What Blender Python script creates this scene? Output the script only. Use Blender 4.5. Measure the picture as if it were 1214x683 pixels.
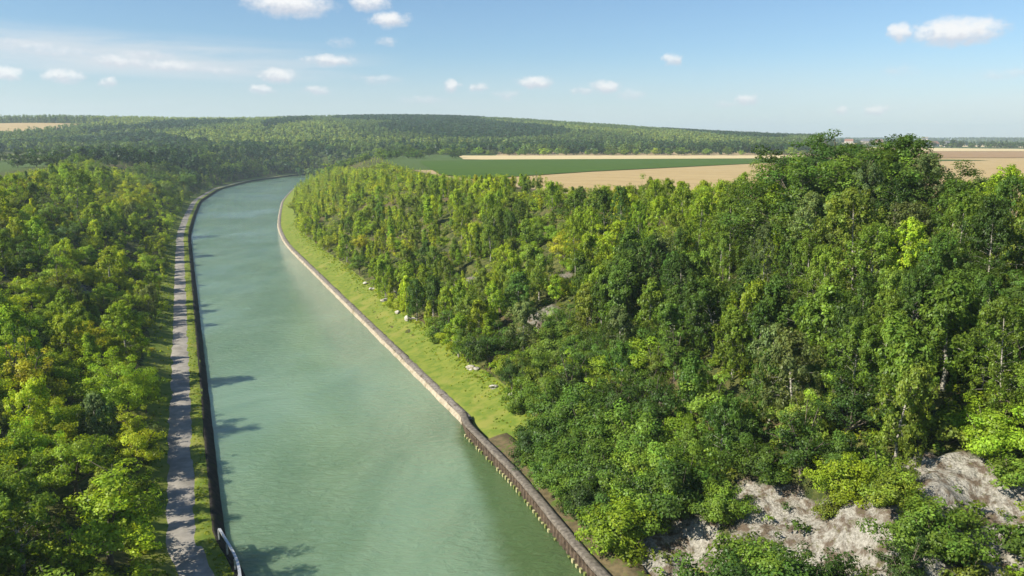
import bpy, math, random
import numpy as np
from mathutils import Vector

R = math.radians
rng = np.random.default_rng(7)
rnd = random.Random(11)
for o in list(bpy.data.objects):
    bpy.data.objects.remove(o)
S = bpy.context.scene
C = S.collection

# ------------------------------------------------------------------ camera
CAM_Z, PITCH = 34.0, R(10.5)
cam_d = bpy.data.cameras.new("camera")
cam = bpy.data.objects.new("camera", cam_d); C.objects.link(cam)
cam.location = (0, 0, CAM_Z)
cam.rotation_euler = (R(90) - PITCH, 0, 0)
cam_d.sensor_width = 36; cam_d.lens = 28.0
cam_d.clip_start = 0.5; cam_d.clip_end = 30000
S.camera = cam
S.view_settings.view_transform = 'Standard'
S.view_settings.look = 'None'
S.view_settings.gamma = 1
S.view_settings.use_curve_mapping = False
S.view_settings.exposure = 0.9
S.cycles.max_bounces = 6
S.cycles.diffuse_bounces = 4
S.cycles.transmission_bounces = 4
S.cycles.volume_bounces = 1
S.cycles.use_denoising = True

# ------------------------------------------------------------------ sun and sky
SUN_EL = R(38)
SUN_DIR = Vector((-0.92, -0.40, 0)).normalized()          # where the sun stands (to the west, a little behind)
sun_d = bpy.data.lights.new("sun", 'SUN'); sun = bpy.data.objects.new("sun", sun_d); C.objects.link(sun)
sun_d.energy = 5.0; sun_d.angle = R(0.5); sun_d.color = (1.0, 0.92, 0.77)
to_sun = Vector((SUN_DIR.x * math.cos(SUN_EL), SUN_DIR.y * math.cos(SUN_EL), math.sin(SUN_EL)))
sun.rotation_euler = to_sun.to_track_quat('Z', 'Y').to_euler()
sun.location = (-60, -20, 80)

world = bpy.data.worlds.new("World"); S.world = world
world.use_nodes = True


class NT:
    """small helper round a node tree"""
    def __init__(s, nt): s.nt = nt
    def n(s, t, **kw):
        nd = s.nt.nodes.new(t)
        for k, v in kw.items(): setattr(nd, k, v)
        return nd
    def link(s, a, b): s.nt.links.new(a, b)
    def put(s, sock, v):
        if isinstance(v, bpy.types.NodeSocket): s.link(v, sock)
        else: sock.default_value = v
    def math(s, op, a, b=None, c=None, clamp=False):
        nd = s.n('ShaderNodeMath', operation=op); nd.use_clamp = clamp
        s.put(nd.inputs[0], a)
        if b is not None: s.put(nd.inputs[1], b)
        if c is not None: s.put(nd.inputs[2], c)
        return nd.outputs[0]
    def vmath(s, op, a, b=None):
        nd = s.n('ShaderNodeVectorMath', operation=op)
        s.put(nd.inputs[0], a)
        if b is not None: s.put(nd.inputs[1], b)
        return nd.outputs['Value'] if op in ('DOT_PRODUCT', 'LENGTH') else nd.outputs[0]
    def mix(s, f, a, b, blend='MIX'):
        nd = s.n('ShaderNodeMix', data_type='RGBA', blend_type=blend)
        s.put(nd.inputs[0], f); s.put(nd.inputs[6], a); s.put(nd.inputs[7], b)
        return nd.outputs[2]
    def noise(s, vec, scale, detail=4, rough=0.55, dist=0.0):
        nd = s.n('ShaderNodeTexNoise')
        if vec is not None: s.link(vec, nd.inputs['Vector'])
        nd.inputs['Scale'].default_value = scale; nd.inputs['Detail'].default_value = detail
        nd.inputs['Roughness'].default_value = rough; nd.inputs['Distortion'].default_value = dist
        return nd.outputs[0], nd.outputs[1]
    def ramp(s, f, lo, hi, a=0.0, b=1.0):
        nd = s.n('ShaderNodeMapRange', interpolation_type='SMOOTHSTEP'); nd.clamp = True
        s.put(nd.inputs[0], f)
        for i, v in enumerate((lo, hi, a, b)): s.put(nd.inputs[1 + i], v)
        return nd.outputs[0]
    def comb(s, x, y, z):
        nd = s.n('ShaderNodeCombineXYZ')
        for i, v in enumerate((x, y, z)): s.put(nd.inputs[i], v)
        return nd.outputs[0]
    def scale3(s, vec, xyz):
        return s.vmath('MULTIPLY', vec, xyz)


def build_world():
    t = NT(world.node_tree); world.node_tree.nodes.clear()
    sky = t.n('ShaderNodeTexSky', sky_type='NISHITA'); sky.sun_disc = False
    sky.sun_elevation = SUN_EL
    sky.sun_rotation = math.atan2(SUN_DIR.x, SUN_DIR.y)
    sky.altitude = 100; sky.air_density = 1.0; sky.dust_density = 0.35; sky.ozone_density = 3.0
    g = t.n('ShaderNodeTexCoord').outputs['Generated']
    sp = t.n('ShaderNodeSeparateXYZ'); t.link(g, sp.inputs[0])
    az = t.math('MULTIPLY', t.math('ARCTAN2', sp.outputs[0], sp.outputs[1]), 57.2958)
    el = t.math('MULTIPLY', t.math('ARCSINE', sp.outputs[2]), 57.2958)
    p0 = t.comb(az, el, 0.0)
    _, nc = t.noise(p0, 1.1, 6, 0.62)
    warp = t.vmath('MULTIPLY', t.vmath('SUBTRACT', nc, (0.5, 0.5, 0.5)), (2.0, 0.7, 0.0))
    p = t.vmath('ADD', p0, warp)
    # small fair-weather clouds: azimuth, elevation, half width, half height (degrees), density
    def way(px, py, rx, ry, k):
        cx, cy = (px - 607) / 945.0, (341.5 - py) / 945.0
        f = math.cos(PITCH) + cy * math.sin(PITCH); u = -math.sin(PITCH) + cy * math.cos(PITCH)
        return (math.degrees(math.atan2(cx, f)), math.degrees(math.atan2(u, math.hypot(cx, f))), rx / 16.5, ry / 16.5, k)
    seen = [(343, 4, 50, 16, 1.1), (437, 2, 24, 12, .95), (461, 23, 24, 10, 1), (458, 50, 14, 6, .45), (405, 50, 16, 6, .35), (390, 72, 32, 7, .9), (330, 89, 24, 9, .95), (308, 106, 13, 6, .8), (375, 107, 19, 5, .75),
            (75, 90, 20, 8, .9), (4, 87, 18, 8, 1), (130, 97, 9, 6, .8), (140, 72, 30, 8, .7), (205, 78, 38, 8, .65), (170, 64, 30, 6, .45), (255, 84, 36, 6, .45), (60, 60, 50, 6, .45), (20, 52, 40, 5, .4), (535, 101, 10, 8, .95), (567, 103, 14, 6, .8),
            (635, 97, 25, 8, 1), (600, 112, 16, 5, .5), (718, 103, 20, 9, .95), (690, 108, 14, 5, .6), (750, 112, 18, 6, .5), (797, 71, 12, 8, .8), (1068, 39, 14, 11, 1), (1135, 37, 46, 16, 1.15), (1190, 88, 26, 6, .4),
            (885, 118, 14, 7, .85), (860, 124, 18, 5, .4), (997, 131, 10, 5, .75), (1038, 130, 14, 6, .8), (1065, 83, 18, 6, .3), (450, 94, 30, 6, .5), (500, 118, 30, 5, .4)]
    clouds = [way(*c) for c in seen] + [(-40, 8, 4, 1.2, .9), (44, 9, 4, 1.2, .9), (55, 14, 6, 2, .9), (-60, 16, 7, 2, .8), (120, 18, 9, 3, .9), (-120, 20, 9, 3, .9), (170, 15, 8, 2.5, .9)]
    acc = None; low = None; lift = None
    for a, e, ra, re, k in clouds:
        d = t.scale3(t.vmath('SUBTRACT', p, (a, e, 0)), (1 / ra, 1 / re, 0))
        m = t.math('MULTIPLY', t.math('SUBTRACT', 1.15, t.vmath('DOT_PRODUCT', d, d)), k)
        acc = m if acc is None else t.math('MAXIMUM', acc, m)
        s_ = t.n('ShaderNodeSeparateXYZ'); t.link(d, s_.inputs[0])
        w_ = t.math('MULTIPLY', t.math('MAXIMUM', m, 0.0), s_.outputs[1])
        lift = w_ if lift is None else t.math('ADD', lift, w_)
    fine, _ = t.noise(t.scale3(p0, (1, 1.6, 1)), 1.5, 6, 0.62)
    dens = t.math('ADD', acc, t.math('MULTIPLY', t.math('SUBTRACT', fine, 0.5), 1.3))
    mask = t.ramp(dens, -0.12, 1.3)
    # thin streaks of high cloud low over the west
    streak, _ = t.noise(t.scale3(p0, (0.07, 0.75, 1)), 1.0, 6, 0.6, 0.3)
    tilt = t.math('ADD', el, t.math('MULTIPLY', t.math('ADD', az, 20), 0.03))
    band = t.math('SUBTRACT', 1.0, t.math('ABSOLUTE', t.math('DIVIDE', t.math('SUBTRACT', tilt, 5.0), 2.0)), clamp=True)
    west = t.ramp(az, -4, -22)
    cir = t.math('MULTIPLY', t.math('MULTIPLY', t.ramp(band, 0, .8), west), t.ramp(streak, 0.3, 0.6, .25, 1.0), clamp=True)
    low = t.math('MULTIPLY', t.ramp(el, 6.5, 0.2), t.ramp(streak, 0.2, 0.75, .65, 1.0))
    veil = t.math('MAXIMUM', t.math('MULTIPLY', cir, 0.8), t.math('MULTIPLY', low, 0.72))
    base = t.mix(1.0, sky.outputs[0], (0.72, 0.85, 0.94, 1), 'MULTIPLY')
    c1 = t.mix(veil, base, (5.2, 5.5, 5.8, 1))
    body, _ = t.noise(p0, 2.2, 5, 0.6)
    shade = t.ramp(t.math('ADD', t.math('ADD', t.math('MULTIPLY', dens, .5), t.math('MULTIPLY', lift, 1.1)), t.math('MULTIPLY', t.math('SUBTRACT', body, .5), .9)), -0.15, .75)
    ccol = t.mix(shade, (4.9, 5.0, 5.5, 1), (7.2, 7.1, 7.0, 1))
    c2 = t.mix(t.math('MULTIPLY', mask, 0.93), c1, ccol)
    bg = t.n('ShaderNodeBackground'); t.link(c2, bg.inputs[0]); bg.inputs[1].default_value = 0.076
    out = t.n('ShaderNodeOutputWorld'); t.link(bg.outputs[0], out.inputs[0])


build_world()


# ------------------------------------------------------------------ helpers
def at(px, py, z):
    """ground point of photo pixel (1214x683) at height z"""
    cx, cy = (px - 607) / 945.0, (341.5 - py) / 945.0
    f = math.cos(PITCH) + cy * math.sin(PITCH)
    u = -math.sin(PITCH) + cy * math.cos(PITCH)
    k = (z - CAM_Z) / u
    return cx * k, f * k


def pix(x, y, z):
    """photo pixel of world points (arrays)"""
    dz = z - CAM_Z
    f = y * math.cos(PITCH) - dz * math.sin(PITCH)
    u = y * math.sin(PITCH) + dz * math.cos(PITCH)
    f = np.maximum(f, 1e-3)
    return 607 + 945 * x / f, 341.5 - 945 * u / f, f


def prop(o, label=None, cat=None, group=None, kind=None):
    if label: o['label'] = label
    if cat: o['category'] = cat
    if group: o['group'] = group
    if kind: o['kind'] = kind
    return o


def mesh_np(name, V, F, mat=None, tint=None, smooth=False):
    """mesh from numpy verts and a (n,k) face array (or a list of faces)"""
    me = bpy.data.meshes.new(name)
    if isinstance(F, np.ndarray):
        n, k = F.shape
        me.vertices.add(len(V)); me.vertices.foreach_set('co', np.ascontiguousarray(V, dtype=np.float32).ravel())
        me.loops.add(n * k); me.loops.foreach_set('vertex_index', np.ascontiguousarray(F, dtype=np.int32).ravel())
        me.polygons.add(n)
        me.polygons.foreach_set('loop_start', np.arange(0, n * k, k, dtype=np.int32))
        me.polygons.foreach_set('loop_total', np.full(n, k, dtype=np.int32))
        me.update(calc_edges=True)
    else:
        me.from_pydata([tuple(v) for v in V], [], F); me.update()
    if smooth: me.polygons.foreach_set('use_smooth', np.ones(len(me.polygons), dtype=bool))
    if tint is not None:
        a = me.color_attributes.new('tint', 'FLOAT_COLOR', 'POINT')
        a.data.foreach_set('color', np.ascontiguousarray(tint, dtype=np.float32).ravel())
    if mat: me.materials.append(mat)
    return me


def link(name, me, parent=None):
    o = bpy.data.objects.new(name, me); C.objects.link(o)
    if parent: o.parent = parent
    return o


def empty(name, loc, rz=0.0):
    o = bpy.data.objects.new(name, None); C.objects.link(o)
    o.location = loc; o.rotation_euler = (0, 0, rz); o.empty_display_size = 0.5
    return o


def smooth(a, b, x):
    t = np.clip((np.asarray(x, float) - a) / (b - a), 0, 1)
    return t * t * (3 - 2 * t)


_w = [(rnd.uniform(-1, 1), rnd.uniform(-1, 1), rnd.uniform(0, 6.28)) for _ in range(60)]


def wav(x, y, scale, k0=0, n=10):
    """smooth random field in about -1..1"""
    s = 0
    for i in range(n):
        a, b, p = _w[(k0 + i) % 60]
        s = s + np.sin((a * x + b * y) * 6.0 / scale + p + 1.7 * np.sin((b * x - a * y) * 2.3 / scale + p))
    return s / (0.7 * n ** 0.5 * 1.6)


# ------------------------------------------------------------------ the lie of the land
YG = np.arange(-200.0, 1300.0, 1.0)


def curve(pts):
    p = np.array(pts); v = np.interp(YG, p[:, 0], p[:, 1])
    lo, hi = v[0] - (YG[1] - YG[0]) * 0, v[-1]
    k = np.exp(-0.5 * (np.arange(-40, 41) / 14.0) ** 2); k /= k.sum()
    return np.convolve(np.pad(v, 40, mode='edge'), k, mode='valid')


XL = curve([(-200, 83.4), (0, 1.4), (286, -115.9), (349, -139), (445, -173), (560, -204), (676, -219), (791, -212), (900, -180), (1000, -120), (1300, 200)])
XR = curve([(-200, 113.8), (0, 31.8), (262, -75.6), (314, -93), (368, -108), (450, -130), (560, -154), (680, -170), (770, -166), (900, -128), (1000, -68), (1300, 250)])
XR = XR + 0.9 * (smooth(88, 94, YG) - 1) - 1.3 * smooth(78, 54, YG)          # the piled stretch stands a step further into the water
XL = XL + 1.5 * smooth(65, 56, YG)                 # the quay widens near the bridge
SL, SR = np.gradient(XL), np.gradient(XR)


def xl(y): return np.interp(y, YG, XL)
def xr(y): return np.interp(y, YG, XR)
def dl(x, y): return (xl(y) - x) / np.sqrt(1 + np.interp(y, YG, SL) ** 2)
def dr(x, y): return (x - xr(y)) / np.sqrt(1 + np.interp(y, YG, SR) ** 2)


def edge(side, y, d):
    """point d metres out from the waterline (left or right) at station y"""
    if side == 'l':
        s = np.interp(y, YG, SL); n = np.sqrt(1 + s * s)
        return xl(y) - d / n, y + d * s / n
    s = np.interp(y, YG, SR); n = np.sqrt(1 + s * s)
    return xr(y) + d / n, y - d * s / n


def hill(x, y):
    def g(cx, cy, a, sx, sy): return a * np.exp(-0.5 * (((x - cx) / sx) ** 2 + ((y - cy) / sy) ** 2))
    r = np.hypot(x, y)
    h = g(-255, 1900, 57, 415, 560) + g(-1620, 2450, 72, 400, 520) + g(-870, 1380, 28, 210, 230) + g(420, 2000, 9, 300, 400)
    far = 17 * smooth(2400, 4200, r) * smooth(-200, 900, x) + 26 * smooth(2600, 4600, r) * smooth(-500, -1500, x)
    return h * smooth(820, 1250, r) + far


def zt(x, y):
    x = np.asarray(x, float); y = np.asarray(y, float)
    R_, L_ = dr(x, y), dl(x, y)
    zr = np.interp(R_, [-4, -.5, .2, 1.3, 6.5, 11, 22, 50, 60, 90], [-3, -1.2, .1, .45, 2.1, 4.0, 8.6, 19.2, 20.2, 20])
    zl = np.interp(L_, [-4, -.5, .2, 1.2, 5.8, 8, 14, 44, 56, 90], [-3, -1.2, .1, .6, .8, 1.9, 4.4, 18.4, 20.2, 20])
    z = np.where(R_ > -4, zr, np.where(L_ > -4, zl, -3.0))
    bank = np.where(R_ > 0, smooth(9, 16, R_) * (1 - smooth(48, 62, R_)), smooth(8, 15, L_) * (1 - smooth(42, 60, L_)))
    z = z + bank * (0.9 * wav(x, y, 22, 3) + 0.45 * wav(x, y, 7, 20))
    z = z + (20 - z) * smooth(800, 880, y)
    return z + hill(x, y)


# ------------------------------------------------------------------ materials
def mat_new(name):
    m = bpy.data.materials.new(name); m.use_nodes = True; m.node_tree.nodes.clear()
    t = NT(m.node_tree); out = t.n('ShaderNodeOutputMaterial')
    return m, t, out


def principled(t, out, col, rough=0.8, spec=0.3, bump=None, bstr=0.3, bdist=0.05, metal=0.0):
    b = t.n('ShaderNodeBsdfPrincipled')
    t.put(b.inputs['Base Color'], col); t.put(b.inputs['Roughness'], rough)
    b.inputs['Specular IOR Level'].default_value = spec; b.inputs['Metallic'].default_value = metal
    if bump is not None:
        bp = t.n('ShaderNodeBump'); bp.inputs['Strength'].default_value = bstr; bp.inputs['Distance'].default_value = bdist
        t.link(bump, bp.inputs['Height']); t.link(bp.outputs[0], b.inputs['Normal'])
    t.link(b.outputs[0], out.inputs[0])
    return b


def pos(t): return t.n('ShaderNodeNewGeometry').outputs['Position']


def simple(name, a, b, scale, rough=0.85, bstr=0.3, bdist=0.03, detail=5, spec=0.25, c=None, cscale=None, metal=0):
    m, t, out = mat_new(name); p = pos(t)
    f, _ = t.noise(p, scale, detail, 0.6)
    col = t.mix(t.ramp(f, .35, .65), (*a, 1), (*b, 1))
    if c:
        f2, _ = t.noise(p, cscale, 4, 0.6)
        col = t.mix(t.ramp(f2, .52, .66), col, (*c, 1))
    principled(t, out, col, rough, spec, f, bstr, bdist, metal)
    return m


def leaf_material(name, trans=0.48, spec=0.012):
    m, t, out = mat_new(name)
    oc = t.n('ShaderNodeObjectInfo')
    at_ = t.n('ShaderNodeAttribute', attribute_name='tint')
    col = t.mix(1.0, oc.outputs['Color'], at_.outputs['Color'], 'MULTIPLY')
    d = t.n('ShaderNodeBsdfDiffuse'); t.link(col, d.inputs[0])
    tr = t.n('ShaderNodeBsdfTranslucent')
    t.link(t.mix(1.0, col, (1.25, 1.15, 0.5, 1), 'MULTIPLY'), tr.inputs[0])
    m1 = t.n('ShaderNodeMixShader'); m1.inputs[0].default_value = trans
    t.link(d.outputs[0], m1.inputs[1]); t.link(tr.outputs[0], m1.inputs[2])
    gl = t.n('ShaderNodeBsdfGlossy'); gl.inputs['Roughness'].default_value = 0.45; gl.inputs[0].default_value = (.8, .85, .9, 1)
    m2 = t.n('ShaderNodeMixShader'); m2.inputs[0].default_value = spec
    t.link(m1.outputs[0], m2.inputs[1]); t.link(gl.outputs[0], m2.inputs[2]); t.link(m2.outputs[0], out.inputs[0])
    return m


LEAF = leaf_material('leaf')
BARK = simple('grey_bark', (.09, .075, .055), (.17, .145, .11), 6, .9)


def birch_bark():
    m, t, out = mat_new('birch_bark'); p = pos(t)
    f, _ = t.noise(t.scale3(p, (3, 3, 9)), 1.0, 4, .6)
    col = t.mix(t.ramp(f, .5, .6), (.36, .34, .29, 1), (.05, .045, .04, 1))
    principled(t, out, col, .7, .2)
    return m


BIRCH = birch_bark()


def ground_material():
    m, t, out = mat_new('ground_cover'); p = pos(t)
    n1, _ = t.noise(p, .09, 6, .62); n2, _ = t.noise(p, .9, 6, .65); n3, _ = t.noise(t.scale3(p, (1.6, 1.6, .5)), 4, 5, .65)
    a = t.mix(t.ramp(n2, .38, .62), (.035, .05, .014, 1), (.11, .115, .035, 1))
    a = t.mix(t.ramp(n1, .5, .66), a, (.10, .08, .04, 1))
    ch = t.n('ShaderNodeAttribute', attribute_name='tint')
    sp = t.n('ShaderNodeSeparateColor'); t.link(ch.outputs['Color'], sp.inputs[0])
    chalk_n = t.math('ADD', sp.outputs[0], t.math('MULTIPLY', t.math('SUBTRACT', n2, .5), 1.1))
    chalk = t.ramp(chalk_n, .42, .62)
    vor = t.n('ShaderNodeTexVoronoi'); vor.inputs['Scale'].default_value = 1.3; t.link(t.vmath('ADD', p, t.scale3(t.noise(p, .7, 4)[1], (2.5, 2.5, 2.5))), vor.inputs['Vector'])
    wc = t.mix(t.ramp(n3, .3, .7), (.17, .16, .135, 1), (.38, .365, .325, 1))
    wc = t.mix(t.ramp(n2, .45, .62), wc, (.11, .085, .062, 1))
    mossn, _ = t.noise(p, 2.1, 5, .7)
    wc = t.mix(t.ramp(mossn, .55, .68), wc, (.10, .10, .04, 1))
    col = t.mix(chalk, a, wc)
    # open farmland away from the cutting
    fl, _ = t.noise(p, .004, 3, .5); fl2, _ = t.noise(p, .35, 4, .6)
    straw = t.mix(t.ramp(fl2, .3, .7), (.33, .25, .14, 1), (.42, .33, .19, 1))
    straw = t.mix(t.math('MULTIPLY', sp.outputs[2], 1.0), straw, (.07, .11, .03, 1))
    col = t.mix(sp.outputs[1], col, straw)
    hgt = t.math('ADD', t.math('MULTIPLY', n2, 1.0), t.math('MULTIPLY', t.math('MULTIPLY', vor.outputs[0], chalk), .6))
    hgt = t.math('ADD', hgt, t.math('MULTIPLY', n3, .3))
    principled(t, out, col, .95, .1, hgt, .9, .4)
    return m


def field_material(name, a, b, rowdir, rowscale, c=None):
    m, t, out = mat_new(name); p = pos(t)
    n, _ = t.noise(p, .12, 5, .6); n2, _ = t.noise(p, .012, 4, .6)
    d = t.vmath('DOT_PRODUCT', p, (rowdir[0], rowdir[1], 0))
    w = t.math('SINE', t.math('MULTIPLY', d, rowscale))
    f = t.math('ADD', t.math('MULTIPLY', w, .18), n)
    col = t.mix(t.ramp(f, .25, .75), (*a, 1), (*b, 1))
    col = t.mix(t.ramp(n2, .45, .7, 0, .6), col, (*(c or b), 1))
    tram = t.math('ABSOLUTE', t.math('SUBTRACT', t.math('FRACT', t.math('MULTIPLY', t.math('ADD', d, t.math('MULTIPLY', n, 1.5)), 1 / 24.0)), .5))
    col = t.mix(t.ramp(tram, .05, .02, 0, .45), col, tuple(v * .62 for v in a) + (1,))
    principled(t, out, col, .95, .1, n, .3, .1)
    return m


def water_material():
    m, t, out = mat_new('canal_water'); p = pos(t)
    q = t.vmath('ADD', p, t.scale3(t.noise(p, .12, 3)[1], (3, 3, 0)))
    a, _ = t.noise(t.scale3(q, (.5, 1.0, 1)), 1.5, 6, .66, .4)
    b, _ = t.noise(t.scale3(q, (.25, .5, 1)), .5, 3, .5)
    gust, _ = t.noise(t.scale3(p, (.03, .015, 1)), 1, 3, .5)
    h = t.math('ADD', t.math('MULTIPLY', a, .95), t.math('MULTIPLY', b, .25))
    h = t.math('MULTIPLY', h, t.ramp(gust, .35, .6, .3, 1.3))
    silt, _ = t.noise(t.scale3(p, (.05, .028, 1)), 1, 5, .62, 1.2)
    col = t.mix(t.ramp(silt, .3, .7), (.112, .188, .115, 1), (.160, .245, .155, 1))
    painted_refl = t.n('ShaderNodeAttribute', attribute_name='tint')
    sp = t.n('ShaderNodeSeparateColor'); t.link(painted_refl.outputs['Color'], sp.inputs[0])
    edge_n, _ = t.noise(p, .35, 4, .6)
    clear = t.ramp(t.math('ADD', sp.outputs[0], t.math('MULTIPLY', t.math('SUBTRACT', edge_n, .5), .5)), .15, .95)  # mask of the painted tree reflection, with a ragged edge
    col = t.mix(t.math('MULTIPLY', clear, .85), col, (.055, .10, .026, 1))  # dark green reflection of the bank mixed into the water colour
    bs = principled(t, out, col, .03, .5, h, .9, .42)
    bs.inputs['IOR'].default_value = 1.33
    bs.subsurface_method = 'BURLEY'                      # silty water: light spreads in it and softens the shadows on it
    bs.inputs['Subsurface Weight'].default_value = .5
    bs.inputs['Subsurface Radius'].default_value = (.6, 1.0, .9); bs.inputs['Subsurface Scale'].default_value = 2.4
    return m


M_GROUND = ground_material()
M_STUBBLE = field_material('stubble_field', (.33, .245, .12), (.40, .305, .155), (.55, .83), 1.6, (.345, .25, .115))
M_PALE = field_material('pale_field', (.46, .375, .205), (.53, .44, .25), (.2, .98), 1.1)
M_GREEN = field_material('green_crop', (.042, .085, .010), (.062, .115, .014), (.55, .83), 2.1, (.055, .095, .012))
M_BROWN = field_material('tilled_field', (.24, .155, .08), (.3, .2, .105), (.1, 1), .7)
M_MEADOW = field_material('meadow', (.09, .12, .045), (.15, .16, .065), (.3, .9), .5)
M_WATER = water_material()
M_GRASS = simple('mown_grass', (.10, .15, .022), (.165, .195, .034), .8, .95, .6, .08, 8, .1, (.19, .20, .045), .25)
M_PATH = simple('towpath_gravel', (.225, .21, .185), (.29, .27, .24), 1.1, .95, .3, .03, 9, .1, (.195, .18, .155), .35)
M_REVET = simple('dark_revetment', (.016, .015, .014), (.035, .031, .026), 1.6, .9, .6, .1, 6, .1, (.03, .034, .016), .9)
M_STONE = simple('pale_stone', (.27, .235, .175), (.40, .35, .265), 1.8, .9, .6, .06, 6, .15, (.20, .17, .11), .9)
M_RUBBLE = simple('grey_rubble', (.12, .108, .095), (.24, .215, .19), 3.2, .95, .9, .12, 6, .15, (.09, .075, .055), 1.1)
M_WOOD = simple('weathered_timber', (.085, .075, .062), (.175, .155, .13), 3, .9, .6, .05, 6, .15)
M_RUST = simple('rusted_steel', (.06, .045, .033), (.125, .092, .066), 2.5, .85, .5, .04, 6, .2)
M_ALGAE = simple('algae_coating', (.22, .23, .09), (.42, .39, .22), 3, .85, .5, .04, 6, .2)
M_MOSS = simple('wet_moss', (.10, .14, .03), (.2, .22, .07), 3, .9, .5, .04, 6, .2)
M_DIRT = simple('bare_earth', (.085, .07, .038), (.14, .11, .06), 1.6, .95, .7, .12, 6, .1, (.08, .11, .025), .9)
M_GALV = simple('galvanised_steel', (.42, .43, .44), (.55, .56, .57), 4, .45, .1, .01, 3, .5, metal=.4)
M_CHALK = simple('chalk', (.34, .32, .28), (.48, .46, .41), 2, .95, .8, .15, 6, .1, (.25, .22, .15), 1.2)
M_WALL = simple('house_render', (.42, .38, .33), (.5, .46, .4), 1, .9)
M_ROOF = simple('roof_tiles', (.20, .10, .075), (.28, .15, .11), 1, .9)
M_SLATE = simple('slate_roof', (.10, .11, .13), (.15, .16, .18), 1, .8)
M_PANE = simple('window_glass', (.02, .025, .03), (.04, .045, .05), 1, .15, spec=.5)


# ------------------------------------------------------------------ ground sheet
def axis(breaks):
    out = [breaks[0][0]]
    for (a, b, s0, s1) in breaks:
        x = a
        while x < b - 1e-6:
            f = (x - a) / (b - a); x = min(b, x + s0 + (s1 - s0) * f)
            out.append(x)
    return np.array(out)


gx = axis([(-6000, -1500, 400, 60), (-1500, -260, 60, 8), (-260, -150, 8, 2), (-150, 5, 1.7, 1.5), (5, 60, 1.0, 1.0), (60, 110, 1.4, 1.6), (110, 300, 2, 14), (300, 1500, 14, 60), (1500, 6000, 60, 400)])
gy = axis([(-500, -20, 40, 4), (-20, 34, 4, 1.2), (34, 80, 1.0, 1.0), (80, 260, 1.4, 1.8), (260, 500, 1.8, 5), (500, 1000, 5, 14), (1000, 2800, 14, 40), (2800, 6500, 40, 300)])
GX, GY = np.meshgrid(gx, gy)
GZ = zt(GX, GY)
nx, ny = len(gx), len(gy)

# places where the chalk lies bare, as patches on the right-hand slope (x, y, radius, strength)
def slope_pt(px, py):
    """where the line of sight of a photo pixel meets the land"""
    z = 6.0
    for _ in range(60):
        x, y = at(px, py, z); z += 0.5 * (float(zt(x, y)) - z)
        z = min(z, 30)
    return at(px, py, z)


chalk_spots = [(1150, 588, 4.6, 1), (1198, 605, 3.4, 1), (1110, 570, 3, .9), (1060, 570, 2.5, .8), (1170, 640, 3.6, .9), (1020, 650, 4.5, 1), (960, 620, 3.5, 1), (920, 600, 3.2, .95), (880, 590, 2.5, .8),
               (1050, 680, 4, 1), (800, 650, 4.2, 1), (775, 680, 3.6, 1), (840, 675, 4.2, 1), (930, 690, 4, .8), (470, 345, 4, .6), (545, 335, 5, .6), (585, 355, 4, .6), (640, 372, 4, .6),
               (660, 330, 4, .6), (700, 380, 4, .55), (735, 440, 4, .5), (760, 330, 4, .55), (520, 300, 4, .5), (600, 300, 4, .5), (560, 400, 4, .55),
               (60, 450, 5, .55), (95, 340, 4, .6), (60, 500, 4, .5), (80, 380, 4, .5), (150, 290, 4, .45), (20, 520, 5, .5)]
chalk = np.zeros_like(GZ)
for px, py, r, s in chalk_spots:
    x, y = slope_pt(px, py)
    dd = np.hypot(GX - x, GY - y)
    chalk = np.maximum(chalk, s * (1 - smooth(r * .5, r * 1.3, dd)))
GR, GL = dr(GX, GY), dl(GX, GY)
farm = np.where(GR > 0, smooth(60, 66, GR), np.where(GL > 0, smooth(70, 90, GL), 0))
farm = np.maximum(farm, smooth(820, 900, GY))
leftish = (GL > 0) | (hill(GX, GY) > 1.5) | ((GX < -15) & (GY > 380))
tint = np.zeros((ny, nx, 4)); tint[..., 0] = chalk; tint[..., 1] = farm; tint[..., 2] = np.where(leftish, 1.0, 0.0); tint[..., 3] = 1
# ledges and gullies in the bare chalk
GZ = GZ + chalk * (1.0 * wav(GX, GY, 6.5, 7) + 0.4 * wav(GX, GY, 2.6, 31)) * (GY < 140)
V = np.stack([GX, GY, GZ], -1).reshape(-1, 3)
ii = (np.arange(ny - 1)[:, None] * nx + np.arange(nx - 1)[None, :]).ravel()
F = np.stack([ii, ii + 1, ii + nx + 1, ii + nx], -1)
prop(link('ground', mesh_np('ground', V, F, M_GROUND, tint.reshape(-1, 4), True)), kind='structure')


def ribbon(name, side, offs, y0, y1, step, mat, wob=0.0, **kw):
    """a strip that follows the canal edge; offs = [(distance from the waterline, height)]"""
    ys = np.arange(y0, y1 + step * .5, step)
    rows = []
    for j, (d, z) in enumerate(offs):
        w = wob * wav(ys, ys * .3 + j * 17, 5, j * 3) if wob else 0
        x, y = edge(side, ys, d + w * (1 if 0 < j < len(offs) - 1 or wob < 0 else 1))
        rows.append(np.stack([x, y, np.full_like(x, z) + (0.25 * wob * wav(ys, ys + j * 9, 3.3, j + 5) if wob else 0)], -1))
    V = np.stack(rows, 0); m, n = V.shape[:2]
    ii = (np.arange(m - 1)[:, None] * n + np.arange(n - 1)[None, :]).ravel()
    F = np.stack([ii, ii + 1, ii + n + 1, ii + n], -1)
    if side == 'r': F = F[:, ::-1]
    F = F[:, ::-1]
    return link(name, mesh_np(name, V.reshape(-1, 3), F, mat, None, kw.get('smooth', False)), kw.get('parent'))


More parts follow.
